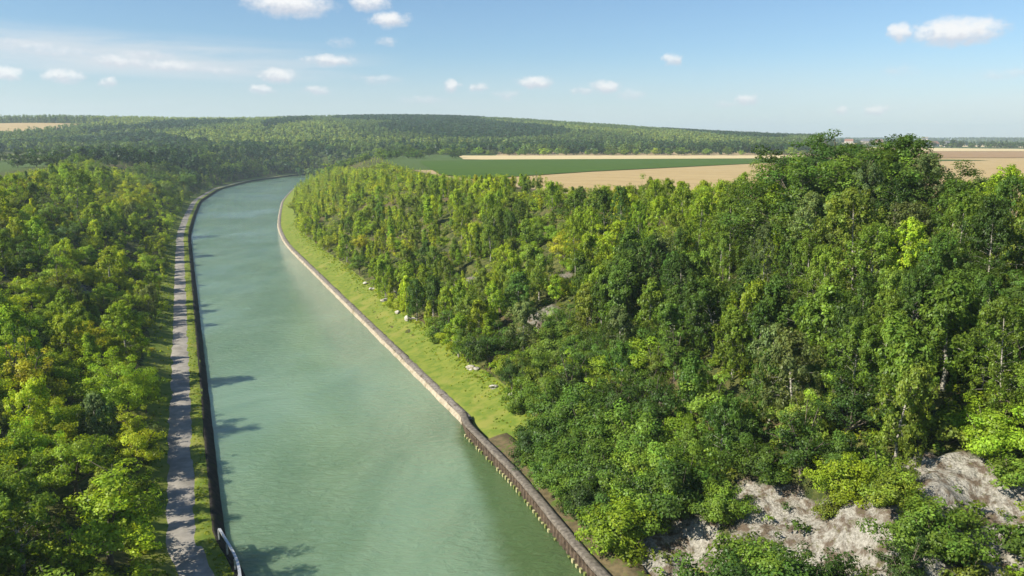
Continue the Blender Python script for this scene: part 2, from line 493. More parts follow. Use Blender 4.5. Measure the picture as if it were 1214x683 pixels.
# water
ys = np.arange(-150, 900, 3.0)
ku = np.linspace(0, 1, 25)
Vw = np.stack([np.stack([(xl(ys) - 1) * (1 - k_) + (xr(ys) + 1) * k_, ys, ys * 0], -1) for k_ in ku], 0)
n, m = len(ys), len(ku)
ii = (np.arange(m - 1)[:, None] * n + np.arange(n - 1)[None, :]).ravel()
# tree reflection along the pile wall, painted in as a darker water tint
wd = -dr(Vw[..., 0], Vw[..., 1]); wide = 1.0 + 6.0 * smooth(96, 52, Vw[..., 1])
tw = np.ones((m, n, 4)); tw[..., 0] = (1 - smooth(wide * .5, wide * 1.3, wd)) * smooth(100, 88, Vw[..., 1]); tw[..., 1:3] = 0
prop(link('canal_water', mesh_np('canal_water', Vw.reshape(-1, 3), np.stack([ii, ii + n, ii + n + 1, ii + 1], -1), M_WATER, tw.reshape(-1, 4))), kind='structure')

# left bank: dark revetment, grass verge, towpath, second verge
rev = prop(ribbon('canal_revetment', 'l', [(-.25, -.8), (.15, .35), (.85, 1.0), (1.05, 1.06), (1.12, .9)], -150, 880, 2.0, M_REVET, .05),
           'dark sloping revetment along the towpath side of the canal', 'canal wall')
prop(ribbon('grass_verge', 'l', [(1.0, .98), (1.4, 1.1), (1.9, 1.12), (2.5, 1.06)], -150, 880, 1.2, M_GRASS, .16, smooth=True), kind='structure')
prop(ribbon('towpath', 'l', [(2.2, 1.02), (2.4, 1.075), (3.6, 1.12), (4.75, 1.08), (5.0, 1.0)], -150, 880, 1.2, M_PATH, .06, smooth=True), kind='structure')
prop(ribbon('grass_verge', 'l', [(4.7, 1.05), (5.4, 1.25), (6.6, 1.65), (9.0, 2.2)], -150, 880, 1.2, M_GRASS, .22, smooth=True), kind='structure')

# right bank: pale stone lip and grey rubble strip up to the piled stretch, then grass
kerb = empty('stone_bank_edging', (float(xr(150)), 150, 0))
kerb_parts = [('stone_lip', [(-.2, -.8), (.02, .12), (.2, .42), (.4, .55), (.46, .4)], M_STONE, .07), ('rubble_strip', [(.38, .52), (.6, .64), (.95, .7), (1.35, .68), (1.5, .5)], M_RUBBLE, .08)]
for nm, offs, mt, w in kerb_parts:
    o = ribbon(nm, 'r', offs, 92, 880, 1.0, mt, w)
    o.data.transform(__import__('mathutils').Matrix.Translation(-Vector(kerb.location))); o.parent = kerb
prop(kerb, 'pale stone edging with grey rubble strip below the mown grass slope', 'canal edging')
prop(ribbon('grass_bank', 'r', [(1.3, .62), (1.9, .8), (3.2, 1.15), (4.6, 1.6), (5.8, 2.0), (6.8, 2.4), (7.8, 2.6)], 74, 880, 1.2, M_GRASS, .22, smooth=True), kind='structure')
prop(ribbon('earth_bank', 'r', [(.7, 1.2), (1.4, 1.3), (2.2, 1.5), (3.0, 1.6), (3.6, 1.2)], -100, 84, 1.0, M_DIRT, .25, smooth=True), kind='structure')


# ------------------------------------------------------------------ sheet pile wall (near right bank)
def box_np(c, ax, ay, az):
    """8 corners + faces; ax, ay, az half-extent vectors"""
    c, ax, ay, az = map(np.array, (c, ax, ay, az))
    V = [c + sx * ax + sy * ay + sz * az for sx, sy, sz in [(-1, -1, -1), (1, -1, -1), (1, 1, -1), (-1, 1, -1), (-1, -1, 1), (1, -1, 1), (1, 1, 1), (-1, 1, 1)]]
    return V, [[0, 3, 2, 1], [4, 5, 6, 7], [0, 1, 5, 4], [1, 2, 6, 5], [2, 3, 7, 6], [3, 0, 4, 7]]


wallr = empty('sheet_pile_wall', (float(xr(70)), 70, 0))
W0 = np.array(wallr.location)
prop(wallr, 'rusty sheet pile wall with timber cap below the dark shrubs', 'pile wall')
# capping walkway
o = ribbon('timber_cap', 'r', [(-.1, 1.12), (-.1, 1.38), (.1, 1.42), (.45, 1.42), (.75, 1.38), (.8, .85)], 20, 93, .7, M_WOOD, .035)
o.data.transform(__import__('mathutils').Matrix.Translation(-Vector(wallr.location))); o.parent = wallr
# backing sheet behind the piles
o = ribbon('backing_sheet', 'r', [(.12, -.9), (.12, 1.2)], 20, 93, .7, M_RUST)
o.data.transform(__import__('mathutils').Matrix.Translation(-Vector(wallr.location))); o.parent = wallr
yv = 46.0; ptops = []
while yv < 92.5 and len(ptops) < 58:
    s = float(np.interp(yv, YG, SR)); nn = math.sqrt(1 + s * s); tx, ty = s / nn, 1 / nn; ox, oy = 1 / nn, -s / nn
    px_, py_ = edge('r', yv, -.12)
    Vp = []; Fp = []
    hw = .17
    lean = rnd.uniform(-.03, .03)
    # a channel-shaped pile: web towards the water and two flanges running back
    prof = [(-hw - .16, .24), (-hw, 0), (hw, 0), (hw + .16, .24), (hw + .1, .26), (hw - .05, .06), (-hw + .05, .06), (-hw - .1, .26)]
    for z in (-.9, 1.02 + rnd.uniform(-.05, .03)):
        for (a_, b_) in prof:
            Vp.append((float(px_) + tx * a_ + ox * (b_ + lean * (z > 0)) - W0[0], float(py_) + ty * a_ + oy * (b_ + lean * (z > 0)) - W0[1], z))
    k = len(prof)
    Fp = [[i, (i + 1) % k, k + (i + 1) % k, k + i] for i in range(k)] + [list(range(k, 2 * k)), list(range(k - 1, -1, -1))]
    pl = link('pile', mesh_np('pile', Vp, Fp, M_RUST), wallr)
    # pale algae-coated stub at the foot of each pile
    Vq, Fq = box_np((float(px_) + tx * .02 - ox * .09 - W0[0], float(py_) - oy * .09 - W0[1], .12), (tx * .15, ty * .15, 0), (ox * .085, oy * .085, 0), (0, 0, max(.06, .2 + rnd.gauss(0, .09))))
    if rnd.random() < .86: link('algae_foot', mesh_np('algae_foot', Vq, Fq, rnd.choice((M_ALGAE, M_ALGAE, M_MOSS))), pl)
    ptops.append(pl); yv += .74

# ------------------------------------------------------------------ guard rail beside the towpath near the bridge
gr = empty('guard_rail', (float(xl(62)), 62, 1.05))
G0 = np.array(gr.location)
prop(gr, 'pale galvanised guard rail at the water edge beside the towpath', 'guard rail')
gys = np.arange(45, 62.6, .6)
ex, ey = edge('l', gys, .75)
prof = [(0, .6), (.07, .68), (.0, .76), (.07, .86), (.1, .96), (-.14, .98), (-.14, .9), (-.03, .64)]
Vr = np.stack([np.stack([ex + a_ - G0[0], ey - G0[1], np.full_like(ex, z)], -1) for a_, z in prof], 0)
m_, n_ = Vr.shape[:2]
Fr = [[i * n_ + j, i * n_ + j + 1, ((i + 1) % m_) * n_ + j + 1, ((i + 1) % m_) * n_ + j] for i in range(m_) for j in range(n_ - 1)]
link('beam', mesh_np('beam', Vr.reshape(-1, 3), Fr, M_GALV), gr)
for yv in np.arange(45.6, 62.5, 2.4):
    x, y = edge('l', yv, .86)
    Vq, Fq = box_np((float(x) - G0[0], float(y) - G0[1], .43), (.05, 0, 0), (0, .06, 0), (0, 0, .45))
    link('post', mesh_np('post', Vq, Fq, M_GALV), gr)


# ------------------------------------------------------------------ fields on the plateau
def field(name, poly, mat, lift, cell=12.0):
    P = np.array(poly, float)
    import bmesh
    bm = bmesh.new()
    vs = [bm.verts.new((x, y, 0)) for x, y in poly]
    bm.faces.new(vs)
    lo, hi = P.min(0), P.max(0)
    for ax in (0, 1):
        for v in np.arange(lo[ax] + cell, hi[ax], cell):
            co = [0, 0, 0]; co[ax] = v; no = [0, 0, 0]; no[ax] = 1
            bmesh.ops.bisect_plane(bm, geom=bm.verts[:] + bm.edges[:] + bm.faces[:], plane_co=co, plane_no=no)
    for v in bm.verts: v.co.z = float(zt(v.co.x, v.co.y)) + lift
    bmesh.ops.recalc_face_normals(bm, faces=bm.faces)
    me = bpy.data.meshes.new(name); bm.to_mesh(me); bm.free()
    if me.polygons and me.polygons[0].normal.z < 0: me.flip_normals()
    me.materials.append(mat)
    return prop(link(name, me), kind='structure')


field('stubble_field', [(-8, 286), (30, 200), (90, 60), (900, 60), (900, 700), (250, 660), (120, 640)], M_STUBBLE, .10, 30)
field('green_crop_field', [(-52, 470), (-30, 330), (-14, 288), (35, 361), (154, 497), (250, 548), (330, 556), (322, 582), (200, 622), (-22, 585), (-62, 540)], M_GREEN, .35, 25)
field('pale_field', [(-36, 598), (-22, 590), (200, 630), (322, 640), (330, 700), (340, 745), (-50, 745)], M_PALE, .28, 25)
field('tilled_field', [(322, 660), (330, 640), (900, 700), (900, 960), (330, 900)], M_BROWN, .42, 30)
field('pale_field', [(330, 905), (900, 965), (900, 1130), (335, 1080)], M_PALE, .5, 30)
field('meadow', [(-560, 520), (-310, 560), (-320, 815), (-640, 815)], M_MEADOW, .3, 25)
field('pale_field', [(-1000, 1070), (-640, 1110), (-715, 1350), (-1080, 1350)], M_STUBBLE, .6, 20)
field('pale_field', [(640, 1330), (1010, 1330), (1010, 1560), (560, 1620)], M_PALE, .6, 30)


# ------------------------------------------------------------------ trees: leaves and wood
def unit(v): return v / np.maximum(np.linalg.norm(v, axis=-1, keepdims=True), 1e-9)


def leaves(centers, radii, counts, L, W, g, droop=0.0, shell=.55, up=.35, tint_var=.18):
    """leaf sprays round clump centres; returns verts (n*4), faces, colours"""
    c = np.repeat(centers, counts, 0); r = np.repeat(radii, counts, 0)
    n = len(c)
    d = unit(g.normal(size=(n, 3)))
    rr = shell + (1 - shell) * g.random((n, 1))
    p = c + d * r * rr
    mid = centers.mean(0); ax = c - mid; ax[:, 2] *= .6
    nor = unit(d * .6 + .55 * unit(ax + 1e-6) + np.array([0, 0, up]) + g.normal(size=(n, 3)) * .36)
    t = g.normal(size=(n, 3)); t[:, 2] -= droop * 2.0
    t = unit(t - nor * (t * nor).sum(-1, keepdims=True))
    b = np.cross(nor, t)
    s = (.65 + .7 * g.random((n, 1)))
    l, w = L * s * .5, W * s * .5
    V = np.stack([p - t * l, p + b * w - t * l * .1, p + t * l - nor * l * .25, p - b * w - t * l * .1], 1).reshape(-1, 3)
    F = np.arange(n * 4).reshape(n, 4)
    ct = 1 + tint_var * g.normal(size=(len(centers), 1))
    hue = .045 * g.normal(size=(len(centers), 1))
    ct = np.repeat(ct, counts, 0) * (1 + .2 * g.normal(size=(n, 1)))
    hue = np.repeat(hue, counts, 0) + .04 * g.normal(size=(n, 1))
    col = np.clip(np.concatenate([ct * (1 + hue), ct, ct * (1 - hue), np.ones((n, 1))], 1), .3, 2.2)
    return V, F, np.repeat(col, 4, 0)


class Wood:
    def __init__(s): s.V = []; s.F = []
    def tube(s, pts, rad, k=6):
        b0 = len(s.V); pts = [np.array(p, float) for p in pts]
        for i, p in enumerate(pts):
            d = pts[min(i + 1, len(pts) - 1)] - pts[max(i - 1, 0)]; d = d / (np.linalg.norm(d) + 1e-9)
            a = np.cross(d, [0.3, 1, 0.1]); a /= np.linalg.norm(a); b = np.cross(d, a)
            for j in range(k):
                th = 2 * math.pi * j / k
                s.V.append(p + rad[i] * (a * math.cos(th) + b * math.sin(th)))
        for i in range(len(pts) - 1):
            for j in range(k):
                s.F.append([b0 + i * k + j, b0 + i * k + (j + 1) % k, b0 + (i + 1) * k + (j + 1) % k, b0 + (i + 1) * k + j])
        s.F.append([b0 + (len(pts) - 1) * k + j for j in range(k)])
    def mesh(s, name, mat): return mesh_np(name, np.array(s.V), np.array([f if len(f) == 4 else f[:3] + [f[3]] for f in s.F if len(f) == 4]), mat, None, True)


def make_birch(seed, H=10.0, Wd=2.1, dens=1.0):
    g = np.random.default_rng(seed); w = Wood()
    bend = g.normal(size=2) * .35
    def tr(f): return np.array([bend[0] * f * f + .12 * math.sin(5 * f + seed), bend[1] * f * f + .1 * math.cos(4 * f + seed), f * H])
    fs = np.linspace(-.03, 1, 12)
    w.tube([tr(f) for f in fs], [.115 * (1 - f) ** .9 + .01 for f in fs], 7)
    cs, rs, ct = [], [], []
    nb = int(46 * dens * (H / 10) ** .8)
    for i in range(nb):
        f = .2 + .78 * (i + g.random()) / nb
        prof = (math.sin(math.pi * min(1, (f - .08) / .95) ** .8) ** .75) * (.75 + .5 * g.random())
        L = Wd * max(.22, prof)
        az = i * 2.4 + g.normal() * .4
        d = np.array([math.cos(az), math.sin(az), 0]); p0 = tr(f)
        up_ = .75 if f > .55 else .4
        p1 = p0 + d * L * .55 + np.array([0, 0, L * .55 * up_]); p2 = p0 + d * L + np.array([0, 0, L * (up_ - .25)])
        w.tube([p0, p1, p2], [.035 * (1.1 - f), .02 * (1.1 - f), .006], 4)
        for q in (p0 * .35 + p1 * .65, p1 * .5 + p2 * .5, p2):
            if g.random() < .12: continue
            cs.append(q + g.normal(size=3) * .12); rr = .26 + .2 * g.random(); rs.append([rr, rr, rr * 1.1]); ct.append(int(24 * (rr / .36) ** 2))
        for k in range(int(g.integers(1, 5))):
            q = p2 + np.array([g.normal() * .18, g.normal() * .18, -.35 - .42 * k]); cs.append(q); rs.append([.2, .2, .34]); ct.append(15)
    top = tr(1.0)
    for k in range(5): cs.append(top + np.array([g.normal() * .15, g.normal() * .15, -.28 * k])); rs.append([.18, .18, .3]); ct.append(15)
    V, F, col = leaves(np.array(cs), np.array(rs), np.array(ct) * 2, .22, .115, g, droop=1.1, up=.25)
    return mesh_np('birch_crown', V, F, LEAF, col), w.mesh('birch_trunk', BIRCH)


def make_broadleaf(seed, H=8.0, Wd=3.0, base=.28, leafL=.185):
    g = np.random.default_rng(seed); w = Wood()
    fork = H * (base + .06)
    w.tube([(0, 0, -.3), (.05, .03, fork * .5), (g.normal() * .15, g.normal() * .15, fork)], [.19, .15, .12], 7)
    cs, rs, ct = [], [], []
    nl = int(g.integers(8, 11))
    for i in range(nl):
        az = i * 2.4 + g.normal() * .3
        tilt = .25 + .95 * (i / nl) + g.normal() * .08          # from upright leaders to spreading limbs
        reach = (H - fork) * (.72 + .36 * g.random()) * (1 if tilt < .6 else .82)
        d = np.array([math.cos(az) * math.sin(tilt) * Wd / (H * .42), math.sin(az) * math.sin(tilt) * Wd / (H * .42), math.cos(tilt)])
        p0 = np.array([0, 0, fork * (.75 + .25 * g.random())]); p1 = p0 + d * reach * .5 + np.array([0, 0, .2]); p2 = p0 + d * reach
        w.tube([p0, p1, p2], [.085, .05, .015], 5)
        for k in range(int(g.integers(7, 11) * (1.6 if H > 10 else 1))):
            f = .38 + .66 * g.random()
            c = p0 + (p2 - p0) * f + g.normal(size=3) * np.array([.68, .68, .42]) * Wd / 3
            w.tube([p0 + (p2 - p0) * max(0, f - .15), c], [.025, .008], 4)
            rr = (.45 + .42 * g.random()) * Wd / 3 * (.8 if H > 10 else 1)
            cs.append(c); rs.append([rr * 1.12, rr * 1.12, rr * .78]); ct.append(int(58 * (rr / .65) ** 2 * (.3 / leafL) ** 2))
    V, F, col = leaves(np.array(cs), np.array(rs), np.maximum(8, np.array(ct)), leafL, leafL * .6, g, droop=.2, up=.4)
    return mesh_np('broadleaf_crown', V, F, LEAF, col), w.mesh('broadleaf_trunk', BARK)


def make_shrub(seed, H=3.4, Wd=2.1):
    g = np.random.default_rng(seed); w = Wood(); cs, rs, ct = [], [], []
    ns = 11
    for i in range(ns):
        az = i * 2.4 + g.normal() * .3; tilt = (.15 + 1.05 * (i / ns) + g.normal() * .1)
        reach = H * (.72 + .36 * g.random())
        d = np.array([math.cos(az) * math.sin(tilt) * Wd / H * 1.25, math.sin(az) * math.sin(tilt) * Wd / H * 1.25, max(.12, math.cos(tilt))])
        p0 = np.array([math.cos(az) * .15, math.sin(az) * .15, -.25]); p1 = p0 + d * reach * .5 + np.array([0, 0, .15]); p2 = p0 + d * reach
        w.tube([p0, p1, p2], [.045, .03, .01], 4)
        for k in range(5 if H < 3 else 10):
            f = .28 + .74 * g.random(); c = p0 + (p2 - p0) * f + g.normal(size=3) * np.array([.36, .36, .25]) * H / 3.4
            c[2] = max(c[2], .25); rr = (.3 + .3 * g.random()) * (H / 3.4) ** .6
            cs.append(c); rs.append([rr * 1.15, rr * 1.15, rr * .85]); ct.append(int(46 * (rr / .45) ** 2))
    V, F, col = leaves(np.array(cs), np.array(rs), (np.array(ct) * 1.7).astype(int), .19, .12, g, droop=.1, up=.45)
    return mesh_np('shrub_crown', V, F, LEAF, col), w.mesh('shrub_stem', BARK)


def make_young(seed, H=5.5, Wd=1.15):
    g = np.random.default_rng(seed); w = Wood(); cs, rs, ct = [], [], []
    b = g.normal(size=2) * .2
    def tr(f): return np.array([b[0] * f * f, b[1] * f * f, f * H])
    w.tube([tr(f) for f in (-.05, .3, .6, 1)], [.07, .055, .035, .01], 6)
    nb = 30
    for i in range(nb):
        f = .12 + .86 * (i + g.random()) / nb; L = Wd * (1.05 - f) ** .62 * (.6 + .6 * g.random())
        az = i * 2.4 + g.normal() * .4; d = np.array([math.cos(az), math.sin(az), .85])
        p0 = tr(f); p2 = p0 + d * L * .85; w.tube([p0, p2], [.02, .006], 4)
        for q in (.45, .85, 1.1):
            if g.random() < .15: continue
            rr = .2 + .2 * g.random(); cs.append(p0 + (p2 - p0) * q + g.normal(size=3) * .1); rs.append([rr, rr, rr * 1.1]); ct.append(int(30 * (rr / .3) ** 2))
    cs.append(tr(1)); rs.append([.15, .15, .3]); ct.append(16)
    V, F, col = leaves(np.array(cs), np.array(rs), (np.array(ct) * 1.5).astype(int), .19, .115, g, droop=-.3, up=.3)
    return mesh_np('young_crown', V, F, LEAF, col), w.mesh('young_trunk', BARK)


PROTO = {       # kind: [(natural height, crown, trunk)]
    'birch_tree': [(H, *make_birch(s_, H, wd, dn)) for s_, H, wd, dn in ((1, 7, 1.5, 1), (2, 7, 1.3, .9), (3, 7, 1.7, 1.1), (4, 7, 1.15, .85), (5, 7, 1.55, 1.1), (6, 13, 2.5, 1), (7, 13, 2.1, .95), (8, 13, 2.8, 1.1), (9, 13, 2.4, 1))],
    'broadleaf_tree': [(H, *make_broadleaf(s_, H, wd, b)) for s_, H, wd, b in ((21, 6, 2.3, .2), (22, 6, 2.0, .16), (23, 6, 2.5, .22), (24, 6, 1.8, .18), (25, 6, 2.3, .12), (26, 11, 3.9, .2), (27, 11, 3.4, .18), (28, 11, 4.2, .15))],
    'leafy_shrub': [(H, *make_shrub(s_, H, wd)) for s_, H, wd in ((41, 2.4, 1.5), (42, 2.4, 1.4), (43, 2.4, 1.7), (44, 2.4, 1.5), (45, 4.4, 2.6), (46, 4.4, 2.3), (47, 4.4, 2.8))],
    'young_tree': [(5.0, *make_young(s_, 5.0, wd)) for s_, wd in ((61, 1.1), (62, .85), (63, 1.25), (64, .95))],
    'round_tree': [(9.0, *make_broadleaf(s_, 9, 3.6, .1, .55)) for s_ in (81, 82, 83, 84)],
}
PART = {'leafy_shrub': ('stem', 'foliage')}
TINT = {'yellow green': (.345, .43, .028), 'bright green': (.255, .37, .028), 'mid green': (.165, .255, .03), 'dark green': (.068, .125, .022), 'grey green': (.165, .225, .07),
        'olive green': (.20, .27, .036), 'golden': (.39, .41, .03), 'deep green': (.10, .18, .026)}
TREES = []          # every planted thing before linking


def plant(kind, x, y, h, tint, label=None, fat=1.0, z=None, bank=''):
    if z is None: z = float(zt(x, y)) - .1
    TREES.append(dict(kind=kind, x=float(x), y=float(y), z=z, h=h, tint=tint, label=label, fat=fat, bank=bank))


# skyline of the planted banks in the photograph: nothing on them stands higher than this
SKY_R = np.array([(300, 205), (350, 199), (380, 195), (420, 197), (480, 203), (540, 207), (600, 206), (640, 206), (680, 221), (740, 220), (765, 208), (800, 214), (860, 213), (890, 199), (915, 184),
                  (950, 171), (975, 166), (992, 158), (1012, 168), (1040, 182), (1056, 172), (1070, 163), (1088, 171), (1100, 186), (1122, 208), (1150, 217), (1180, 206), (1200, 199), (1230, 205), (1300, 190)])
SKY_L = np.array([(-60, 200), (0, 206), (50, 199), (75, 188), (92, 180), (108, 190), (125, 196), (150, 198), (165, 190), (215, 193), (250, 190), (300, 186), (340, 184), (360, 190)])


def fit(x, y, z, h, sky):
    """lower a tree until its tip stays under the bank's skyline"""
    for _ in range(12):
        px, py, _f = pix(x, y, z + h)
        if py >= np.interp(px, sky[:, 0], sky[:, 1]): return h
        h *= .9
    return h


def ok_gap(pts, x, y, r):
    if not pts: return True
    q = np.array(pts); return bool((np.hypot(q[:, 0] - x, q[:, 1] - y) > r + 0 * q[:, 2]).all())


def inside(x, y, z, m=70):
    px, py, f = pix(x, y, z); return f > 5 and -m < px < 1214 + m and py < 683 + 150


def choose(g, table):
    k = list(table); w = np.array([table[i] for i in k], float); return k[int(g.choice(len(k), p=w / w.sum()))]


# --- right bank
g = np.random.default_rng(101)
spots = []
hero = [  # kind, photo column, distance, top row, tint, label
    ('broadleaf_tree', 990, 104, 157, 'dark green', 'tallest dark broadleaf tree, its tip above the horizon', 1.35),
    ('broadleaf_tree', 955, 108, 170, 'dark green', 'dark broadleaf tree close beside the tallest tree on the crest', 1.4),
    ('broadleaf_tree', 925, 112, 184, 'mid green', 'mid green broadleaf tree at the field side of the tallest crest tree', 1.3),
    ('birch_tree', 1072, 100, 161, 'deep green', 'tall thin crest tree with forked tip above the brown field', 1.5),
    ('birch_tree', 1057, 103, 172, 'deep green', 'slim birch leaning on the forked crest tree', 1.4),
    ('birch_tree', 1095, 96, 182, 'grey green', 'grey green birch sloping down from the forked crest tree to the field', 1.3),
    ('broadleaf_tree', 1030, 100, 182, 'mid green', 'round broadleaf tree filling the dip between the two highest crest trees', 1.4),
    ('broadleaf_tree', 938, 100, 186, 'deep green', 'deep green tree in front of the dark crest pair', 1.3),
    ('broadleaf_tree', 974, 97, 178, 'deep green', 'bulky deep green tree just below the tallest tree', 1.35),
    ('broadleaf_tree', 1008, 96, 182, 'mid green', 'mid green tree filling the crest below the tallest tip', 1.3),
    ('broadleaf_tree', 1085, 93, 190, 'deep green', 'dense deep green tree at the foot of the forked crest tree', 1.3),
    ('birch_tree', 1015, 84, 225, 'olive green', 'weeping birch with a long white trunk showing mid slope', 1.15),
    ('birch_tree', 1195, 84, 199, 'bright green', 'sunlit birch by the frame edge above the tan field', 1.2),
    ('birch_tree', 1150, 80, 232, 'olive green', 'broad weeping birch with hanging olive branches near the slope top', 1.5),
    ('birch_tree', 1185, 76, 262, 'deep green', 'weeping birch below the sunlit birch at the frame edge', 1.5),
    ('birch_tree', 985, 92, 235, 'yellow green', 'slim yellow tinged birch beside the white trunked birch', .9),
    ('birch_tree', 930, 96, 262, 'grey green', 'grey green birch with feathery crown in mid slope', 1.3),
    ('birch_tree', 870, 118, 215, 'mid green', 'mid green birch at the crest where the tan field ends', 1.1),
    ('birch_tree', 830, 122, 226, 'bright green', 'upright bright green birch below the tan field', 1.0),
    ('birch_tree', 895, 106, 240, 'deep green', 'deep green birch beside the dark hollow in the slope', 1.2),
    ('broadleaf_tree', 770, 150, 207, 'mid green', 'mid green tree standing against the tan field above the slope', .8),
    ('broadleaf_tree', 638, 215, 205, 'mid green', 'small tree rising in front of the green crop and tan field line', .7),
    ('birch_tree', 615, 120, 325, 'deep green', 'lone deep green birch standing out in the open mid slope', 1.4),
    ('birch_tree', 690, 116, 300, 'mid green', 'slender birch with pale trunk rising from mid slope scrub', 1.0),
    ('birch_tree', 680, 96, 400, 'deep green', 'dark drooping birch above the grass strip end', 1.5),
    ('young_tree', 508, 205, 235, 'bright green', 'slim bright young tree by itself on the middle slope', 1.2),
]
for k, px, dist, top, tn, lab, fat in hero:
    x = (px - 607) / 945 * (dist * math.cos(PITCH)) * 1.0
    for _ in range(4):
        z = float(zt(x, dist)) - .1
        f = dist * math.cos(PITCH) - (z + 6 - CAM_Z) * math.sin(PITCH); x = (px - 607) / 945 * f
    ang = math.atan((341.5 - top) / 945.0) - PITCH
    zt_top = CAM_Z + math.tan(ang) * math.hypot(dist, 0)
    h = max(3.0, zt_top - z)
    h = min(h, 19)
    plant(k, x, dist, h, tn, lab, fat, bank='r'); spots.append((x, dist, 1.3))

bare = [slope_pt(px, py) + (r,) for px, py, r in ((1150, 600, 4.4), (1190, 630, 4.6), (1040, 665, 3.6), (980, 640, 3.4), (930, 615, 2.8), (805, 650, 3.6), (775, 683, 3.2), (835, 675, 3.6), (1110, 575, 2.4), (1215, 650, 4), (1010, 683, 3))]
shr = [  # shrubs that stand among the bare chalk: column, row of the foot, height, tint, label
    (885, 672, 3.0, 'mid green', 'round green shrub between two bare chalk faces'), (1105, 668, 4.4, 'deep green', 'dark pointed bush on the chalk below the pale slope'),
    (1060, 600, 3.4, 'mid green', 'spreading green shrub between the upper and lower chalk faces'), (1000, 590, 3.6, 'bright green', 'bright shrub with flat sprays above the lower chalk face'),
    (1175, 535, 4.2, 'bright green', 'pale leaved shrub with upright lime tips above the upper chalk'), (1120, 520, 3.2, 'olive green', 'olive shrub with spreading top beside the pale leaved shrub'),
    (945, 690, 1.8, 'bright green', 'bright low bush at the foot of the lower chalk face'), (1090, 640, 2.2, 'mid green', 'low ragged bush trailing over the lower chalk'),
    (1212, 655, 2.6, 'deep green', 'deep green bush at the frame edge under the upper chalk'), (1140, 625, 1.7, 'mid green', 'small bush alone in the middle of the upper chalk'),
    (1195, 570, 2.4, 'mid green', 'green bush overhanging the top of the upper chalk'), (985, 612, 1.8, 'olive green', 'small olive bush on the brow of the lower chalk'),
    (1150, 690, 2.6, 'olive green', 'olive low bush under the upper chalk face'), (835, 595, 3.0, 'deep green', 'deep green shrub above the chalk hump by the pile wall'),
]
for px, py, h, tn, lab in shr:
    x, y = slope_pt(px, py); plant('leafy_shrub', x, y, h, tn, lab, 1.15, bank='r'); spots.append((x, y, 1.6))

for i in range(150):
    y = 44 + 36 * (i + g.random()) / 150; d = 3.0 + 7.5 * g.random() ** 1.3
    x, yy = edge('r', y, d); x, yy = float(x), float(yy)
    if any(math.hypot(x - bx, yy - by) < br * 1.15 for bx, by, br in bare) or not ok_gap(spots, x, yy, 1.7): continue
    spots.append((x, yy, 1))
    plant('leafy_shrub', x, yy, 2.6 + 2.2 * g.random() + .25 * (d - 3), choose(g, {'deep green': 5, 'mid green': 3.4, 'bright green': .8, 'dark green': 2}), None, .95 + .3 * g.random(), None, 'r')
for y, d, h in ((76, 2.6, 1.6), (74.5, 3.6, 2.4), (77, 4.6, 2.2), (73, 2.4, 1.8), (79, 5.6, 2.0), (71, 2.2, 1.5), (80.5, 3.2, 1.1), (75.5, 5.4, 2.6)):
    x, yy = edge('r', y, d); x, yy = float(x), float(yy); spots.append((x, yy, 1))
    plant('leafy_shrub', x, yy, h, choose(g, {'deep green': 2, 'mid green': 4, 'bright green': 1}), None, 1.1, None, 'r')
tries = 0
while tries < 16000:
    tries += 1
    y = 40 + 620 * g.random() ** 1.5
    d = 4 + 60 * g.random()
    x, yy = edge('r', y, d); x, yy = float(x), float(yy)
    if yy < 36: continue
    near = yy < 118 and d < 34
    if d < (4.2 if yy < 78 else 6.5 + (.6 if yy > 150 else 0)): continue
    if any(math.hypot(x - bx, yy - by) < br for bx, by, br in bare): continue
    z = float(zt(x, yy))
    if not inside(x, yy, z + 3): continue
    upper = smooth(20, 46, d); nearf = 1 - smooth(100, 200, yy)
    gap = (2.5 + .7 * upper * nearf + .6 * smooth(115, 160, yy) + .3 * smooth(180, 420, yy) + 1.2 * smooth(400, 640, yy)) * (.8 + .7 * g.random())
    if not ok_gap(spots, x, yy, gap): continue
    # thin places with dry scrub in the middle of the slope
    open_ = 112 < yy < 300 and 10 < d < 42 and wav(x, yy, 30, 40) > -.1
    if open_ and g.random() < .8: continue
    if 108 < yy < 320 and d < 42 and g.random() < .3: continue
    if yy < 112:
        if d < 20: k = choose(g, {'leafy_shrub': 5, 'broadleaf_tree': 3.2, 'birch_tree': .8})
        else: k = choose(g, {'birch_tree': 7, 'broadleaf_tree': 1.4, 'leafy_shrub': 1.2, 'young_tree': .6})
        tn = choose(g, {'deep green': 5, 'mid green': 4, 'dark green': 1.8, 'grey green': 1.2, 'bright green': 1, 'olive green': 2})
    elif yy < 190:
        k = choose(g, {'birch_tree': 4.2, 'leafy_shrub': 2.2, 'young_tree': 2.8, 'broadleaf_tree': .9})
        tn = choose(g, {'bright green': 5.5, 'mid green': 3.4, 'yellow green': 4, 'olive green': 2, 'deep green': 1.3, 'golden': .35})
    else:
        k = choose(g, {'birch_tree': 2.6, 'leafy_shrub': 3, 'young_tree': 3.2, 'broadleaf_tree': 1.2})
        tn = choose(g, {'bright green': 4, 'yellow green': 4.5 + 6 * smooth(230, 300, yy), 'mid green': 2, 'olive green': 1.6, 'golden': .5})
    if k == 'birch_tree': h = (4.6 + 2.8 * g.random()) + (5 * upper + 2.0) * nearf
    elif k == 'broadleaf_tree': h = 3.6 + 2.4 * g.random() + 4.6 * upper * nearf + .8 * nearf
    elif k == 'young_tree': h = 2.8 + 2.6 * g.random()
    else: h = (1.5 + 1.7 * g.random()) * (1 + .6 * nearf)
    h = fit(x, yy, z, h, SKY_R)
    if h < 1.3: continue
    spots.append((x, yy, 1)); plant(k, x, yy, h, tn, None, .85 + .4 * g.random(), z - .1, 'r')
print('right', len(TREES)); nr = len(TREES)

